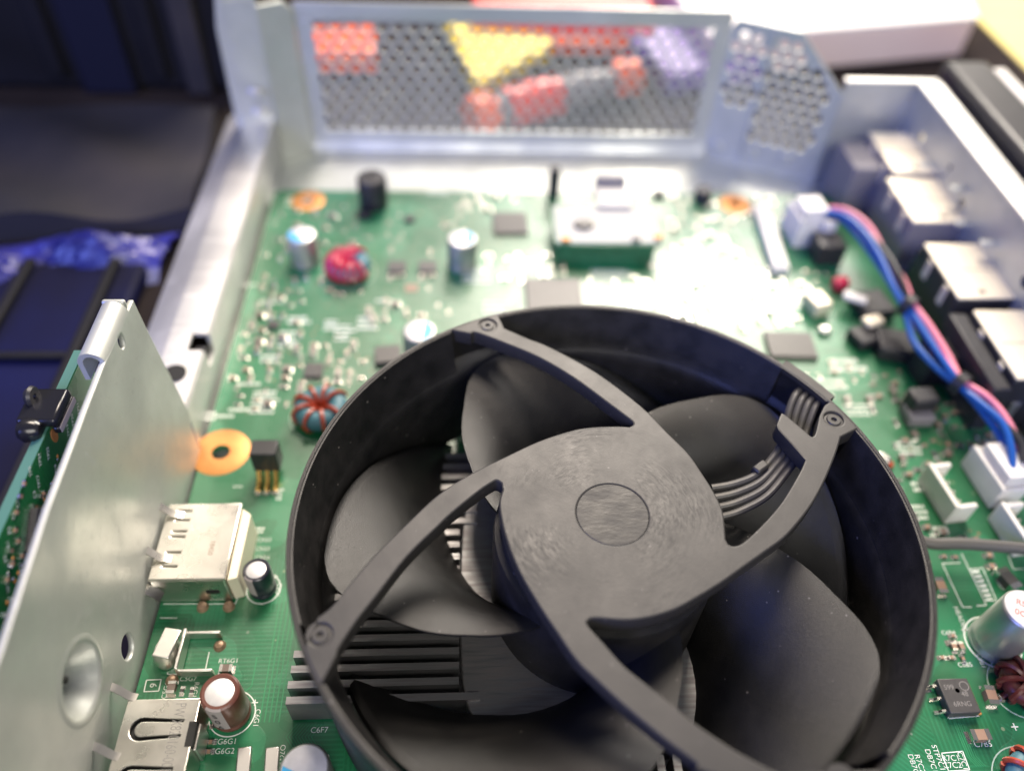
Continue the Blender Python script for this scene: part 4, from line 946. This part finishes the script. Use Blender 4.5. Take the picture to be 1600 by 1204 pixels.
o_ += [(c.x,c.y) for c in catmull([Vector((*rimpts(th3a+0.05,th3a,46,1)[0],0))]+[at(x,y,ZF).xy.to_3d() for x,y in ((1102,1206),(1087,1192),(1042,1158),(1012,1134),(975,1103),(937,1068),(900,1032),(870,989),(842,947),(811,894),(792,847),(783,812),(780,785),(785,765))],4)]
o_ += c2([(783,755),(776,751),(769,754),(748,768),(706,802),(685,822),(636,870),(590,929),(559,968),(531,1010),(526,1024)])
o_ += rimpts(ang(506,1069), ang(478,1010), 47.6, 5)
o_ += c2([(486,985),(496,964)],2)
o_ += c2([(510,954),(524,940),(552,905),(590,862),(636,817),(685,772),(737,739),(790,713),(842,689),(895,672),(930,667),(965,666),(983,667)])
o_ += c2([(989,664),(988,659),(975,649),(947,628),(895,590),(842,559),(790,537),(744,520),(736,522)])
# drop near duplicates
cl_ = [o_[0]]
for p in o_[1:]:
    if (p[0]-cl_[-1][0])**2+(p[1]-cl_[-1][1])**2 > 0.02: cl_.append(p)
bosses = [at(762,508,ZF), at(1303,655,ZF), at(500,991,ZF), Vector((45.2*math.cos(th3),45.2*math.sin(th3),ZF))]
hubc = at(957,803,ZF)
plate('support_frame', cl_, [circle(b.x,b.y,1.6,28) for b in bosses]+[circle(hubc.x,hubc.y,5.5,64)], 3.0, 'fan_hub', fan, frame((0,0,ZF+0.12),(1,0,0),(0,1,0)), 0.28)
for b in bosses:
    MB().lathe([(1.7,-2),(1.7,-0.35),(1.25,-0.32),(1.1,-0.10),(0.5,-0.10),(0.40,-0.5),(0,-0.5)],28,Matrix.Translation((b.x,b.y,ZF+0.12))).build('rivet','fan_hub',fan)
MB().lathe([(5.6,-2),(5.6,-0.2),(5.45,-0.06),(0,-0.05)],64,Matrix.Translation((hubc.x,hubc.y,ZF+0.12))).build('hub_disc','hub_disc',fan)
# rotor hub below
MB().lathe([(16.2,28.9),(16.6,28.4),(16.6,27.4),(17.6,27.2),(17.8,26.2),(17.8,5.5),(17,4.5),(0,4.5)],72,Matrix.Translation((0.4,0.1,0))).build('rotor_hub','fan_black',fan)
# blades
LEAD = [(43.4,-7),(43.15,-4.2),(42.6,-1.5),(41.6,1.0),(40,4),(36,9.5),(31,18),(26,25.5),(21,35),(17,43)]
TRAIL = [(43.4,-61),(43.0,-63.5),(42,-64.5),(40,-62),(34,-51),(27,-35),(21,-17),(17,-4)]
def blade_mesh():
    nr, nt = 26, 22; top = []; bot = []
    rs_ = [17.2+(43.4-17.2)*(1-(1-i/nr)**1.6) for i in range(nr+1)]
    for r in rs_:
        for j in range(nt+1):
            s_ = j/nt; a = R_(interp(LEAD,r)+(interp(TRAIL,r)-interp(LEAD,r))*s_)
            z = 24.6-18.5*(0.15*s_+0.85*s_**2.0)+0.6*(r-30)/13*(1-s_)
            th = 1.25*(0.35+0.65*math.sin(PI*min(1,0.12+0.88*s_))) if s_ > 0 else 0.7
            top.append((r*math.cos(a), r*math.sin(a), z)); bot.append((r*math.cos(a), r*math.sin(a), z-th))
    n = nt+1; K = len(top); fs = []
    for i in range(nr):
        for j in range(nt):
            q = (i*n+j, (i+1)*n+j, (i+1)*n+j+1, i*n+j+1); fs.append(q); fs.append(tuple(K+k_ for k_ in reversed(q)))
    loop = [i*n for i in range(nr+1)]+[nr*n+j for j in range(1,nt+1)]+[i*n+nt for i in range(nr-1,-1,-1)]+[j for j in range(nt-1,0,-1)]
    for a, b in zip(loop, loop[1:]+loop[:1]): fs.append((a,b,K+b,K+a))
    mb = MB(); mb.add(top+bot, fs); return mb.mesh('blade','blade_black',50)
bm_ = blade_mesh()
for ph in (118, 190, 262, 334, 46):
    put('blade', bm_, (0,0,0), R_(ph), fan)
# four motor wires lying beside the right strut
for i in range(4):
    A = [(1112+i*5.5,762+i*15),(1145+i*4,756+i*14),(1180+i*6,742+i*11),(1206+i*8,716+i*7),(1222+i*9.5,690+i*6)]
    B = [(1228+i*10,665+i*5),(1233+i*11,640+i*5),(1242+i*11,618+i*5),(1252+i*10.5,606+i*5.5)]
    pts = [at(x,y,z) for (x,y),z in zip(A,(27.5,28,28,28,28.4))]+[at(x,y,z) for (x,y),z in zip(B,(28.6,29.6,30.2,29.0))]
    last = pts[-1]; pts.append(last+Vector((0.5,1.0,-3)))
    MB().tube(catmull(pts,5),0.62,10).build('motor_wire','wire_grey',fan)
pt = at(1189,728,29); MB().box(-0.8,0.8,-1.4,1.4,-1.6,0.2,Matrix.Translation(pt)@Matrix.Rotation(-0.95,4,'Z')).build('wire_hook','fan_hub',fan,0.35)
MB().lathe([(47.0,30.9),(47.0,31.9),(48.9,32.2),(48.9,30.9)],24,None,ang(1296,624),ang(1226,566),True).build('wire_bridge','fan_hub',fan)

# ================================================================== CABLES
gcab = MB().tube(catmull([at(x,y,6) for x,y in ((1400,830),(1450,848),(1500,849),(1560,853),(1620,859),(1700,870))],5),1.15,12).build('fan_cable','cable_grey'); tag(gcab,'dark grey round cable running from under the fan to the right edge','cable')
wb = thing('wire_bundle','blue and pink wires running along the rear jacks between two white plugs','wires',tuple(at(1420,470,0)))
path = [(1290,332,9),(1318,338,11),(1350,362,12),(1378,400,12),(1402,440,12),(1420,478,11),(1440,520,10),(1468,562,10),(1500,600,10),(1535,632,10),(1568,664,10),(1588,700,9),(1592,728,8)]
cols_ = ['cable_blue','cable_blue','black_plastic','cable_pink','cable_pink']
for i, cname in enumerate(cols_):
    pts = []
    for j, (x,y,z) in enumerate(path):
        p = at(x,y,z); wob = 1.3*math.sin(j*0.9+i*2.1)+0.7*math.sin(j*2.1+i*1.1)
        off = Vector((0.86,0.5,0))*((i-2)*0.9+wob*0.40)+Vector((0,0,1.3*math.sin(i*2.4+j*0.8)))
        if j in (5,8): off *= 0.5
        pts.append(p+off)
    MB().tube(catmull(pts,5),0.76,10).build('wire',cname,wb)
for (x,y,z) in (path[5],path[8]):
    p = at(x,y,z); MB().lathe([(2.1,-1.1),(2.75,-1.1),(2.75,1.1),(2.1,1.1)],20,frame(p,(0.75,0.45,0),(0,0,1))@Matrix.Rotation(0.0,4,'Z'),closed=True).build('cable_tie','black_plastic',wb)

# ================================================================== BACKGROUND THINGS
ZT = -5.0
wbx = thing('white_box','large white cardboard box with a pinkish side behind the chassis','box',(150,290,ZT))
YF = 235
a = aty(1525,32,YF); b = at(1115,65,a.z)
MB().prism([(b.x,b.y),(a.x,YF),(a.x+60,YF+230),(b.x-45,b.y+230)],ZT+0.2,a.z).build('box_body','pink_side',wbx,1.0)
MB().prism([(b.x-0.5,b.y-0.5),(a.x+0.5,YF-0.5),(a.x+60.5,YF+230.5),(b.x-45.5,b.y+230.5)],a.z+0.05,a.z+1.5).build('box_lid','paper_white',wbx,0.6)
def flat_thing(name, label, cat, m, px, py, sx, sy, h, rz, z=ZT):
    p = at(px,py,z+h); o = MB().box(-sx/2,sx/2,-sy/2,sy/2,z+0.1,z+h,Matrix.Translation((p.x,p.y,0))@Matrix.Rotation(rz,4,'Z')).build(name,m,None,min(h*0.3,1.5)); tag(o,label,cat); return o
yb_ = thing('yellow_packet','bright yellow packet seen through the perforated back wall','packet',tuple(at(770,80,ZT)))
P3 = [at(690,20,ZT+6),at(742,132,ZT+6),at(862,72,ZT+6),at(850,-10,ZT+6)]
MB().prism([(p.x,p.y) for p in P3],ZT+0.2,ZT+6).build('packet_body','yellow_card',yb_,1.0)
sc_ = thing('screwdriver','orange and grey screwdriver lying behind the perforated back wall','screwdriver',tuple(at(860,150,ZT)))
s1, s2 = at(735,185,ZT+7), at(990,118,ZT+7); dv = s2-s1
MB().tube([s1,s1+dv*0.1,s1+dv*0.13],[7,7.5,6],14).build('handle_cap','orange_plastic',sc_); MB().tube([s1+dv*0.13,s1+dv*0.3,s1+dv*0.62,s1+dv*0.85],[5.5,6.5,6,4],14).build('handle','grey_plastic',sc_)
MB().tube([s1+dv*0.2,s1+dv*0.5],[6.9,6.7],14).build('handle_grip','red_plastic',sc_); MB().tube([s1+dv*0.85,s1+dv*0.9,s1+dv*1.0],[5,6.5,6.5],14).build('collar','orange_plastic',sc_)
flat_thing('orange_case','small orange case behind the left end of the perforated wall','case','orange_plastic',520,62,30,24,8,0.1)
flat_thing('red_case','red flat case just above the top edge of the perforated wall','case','red_plastic',880,10,70,30,10,-0.1)
flat_thing('purple_card_box','purple box behind the right end of the perforated wall','box','purple_card',1075,60,40,50,8,0.3)
flat_thing('orange_tool','small orange tool between yellow packet and purple box','tool','orange_plastic',935,52,46,12,6,0.05)
# dark things on the left
grey = MB(); 
p1,p2,p3,p4 = at(-40,345,2),at(300,330,2),at(335,165,2),at(-40,165,2)
n_ = 14; vs=[]; fs=[]
for i in range(n_+1):
    for j in range(n_+1):
        u,v = i/n_, j/n_; q = (p1*(1-u)+p2*u)*(1-v)+(p4*(1-u)+p3*u)*v
        vs.append((q.x,q.y,2+2.2*math.sin(u*7+v*3)*math.cos(v*5)))
for i in range(n_):
    for j in range(n_): fs.append((i*(n_+1)+j,(i+1)*(n_+1)+j,(i+1)*(n_+1)+j+1,i*(n_+1)+j+1))
k = len(vs); vs += [(x,y,-4.9) for x,y,z in vs]; fs += [tuple(k+a for a in reversed(f)) for f in fs[:n_*n_]]
lp_ = [i*(n_+1) for i in range(n_+1)]+[n_*(n_+1)+j for j in range(1,n_+1)]+[i*(n_+1)+n_ for i in range(n_-1,-1,-1)]+[j for j in range(n_-1,0,-1)]
for a_, b_ in zip(lp_, lp_[1:]+lp_[:1]): fs.append((a_,b_,k+b_,k+a_))
grey.add(vs,fs); o = grey.build('cloth_pouch','grey_cloth'); tag(o,'flat dark grey cloth pouch on the table left of the chassis','pouch')
db = thing('black_equipment_case','tall black equipment case in the dark far left background','case',tuple(at(150,150,ZT)))
q1 = at(-60,160,ZT); q2 = at(335,150,ZT)
MB().box(q1.x-30,q2.x+14,q1.y+8,q1.y+70,ZT+0.2,95).build('case_body','dark_box',db,3)
MB().box(aty(120,100,q1.y+7).x,aty(205,100,q1.y+7).x,q1.y+5,q1.y+7.9,ZT+1,92).build('case_panel','navy',db,1)
MB().box(aty(285,100,q1.y+7).x,aty(325,100,q1.y+7).x,q1.y+5,q1.y+7.9,ZT+1,92).build('case_panel','grey_cloth',db,1)
for px in (70,235):
    cpt = aty(px,60,q1.y+7); MB().box(cpt.x-3,cpt.x+3,q1.y+5.5,q1.y+7.9,ZT+6,80).build('case_rib','dark_box',db,1)
# crumpled blue film
bf = MB(); r1,r2,r3,r4 = at(-60,465,1),at(238,415,1),at(285,340,1),at(-60,360,1); vs=[];fs=[]; n_=26
rnd = [[random.uniform(-1,1) for _ in range(n_+1)] for _ in range(n_+1)]
for i in range(n_+1):
    for j in range(n_+1):
        u,v=i/n_,j/n_; q=(r1*(1-u)+r2*u)*(1-v)+(r4*(1-u)+r3*u)*v; e=math.sin(PI*v)
        vs.append((q.x,q.y,-4.7+e*(7+2.5*math.sin(u*9+v*4))+rnd[i][j]*1.1*e))
for i in range(n_):
    for j in range(n_): fs.append((i*(n_+1)+j,(i+1)*(n_+1)+j,(i+1)*(n_+1)+j+1,i*(n_+1)+j+1))
bf.add(vs,fs); o=bf.build('blue_bag','blue_film'); tag(o,'crumpled shiny blue plastic bag left of the chassis rail','bag')
# blue crate with dark ribs
cr = thing('blue_crate','dark blue plastic crate with black ribs beside the upright green board','crate',(-150,50,ZT))
MB().box(-205,-104,-60,100,ZT+0.2,0).build('crate_base','blue_crate',cr,1.5)
for i in range(5):
    x = -195+i*21; MB().box(x-1.2,x+1.2,-58,99,0.02,2.2).build('crate_rib','dark_box',cr,0.6)
for j in range(2):
    y = 5+j*60; MB().box(-203,-105,y-1.0,y+1.0,0.03,1.6).build('crate_rib','dark_box',cr,0.6)
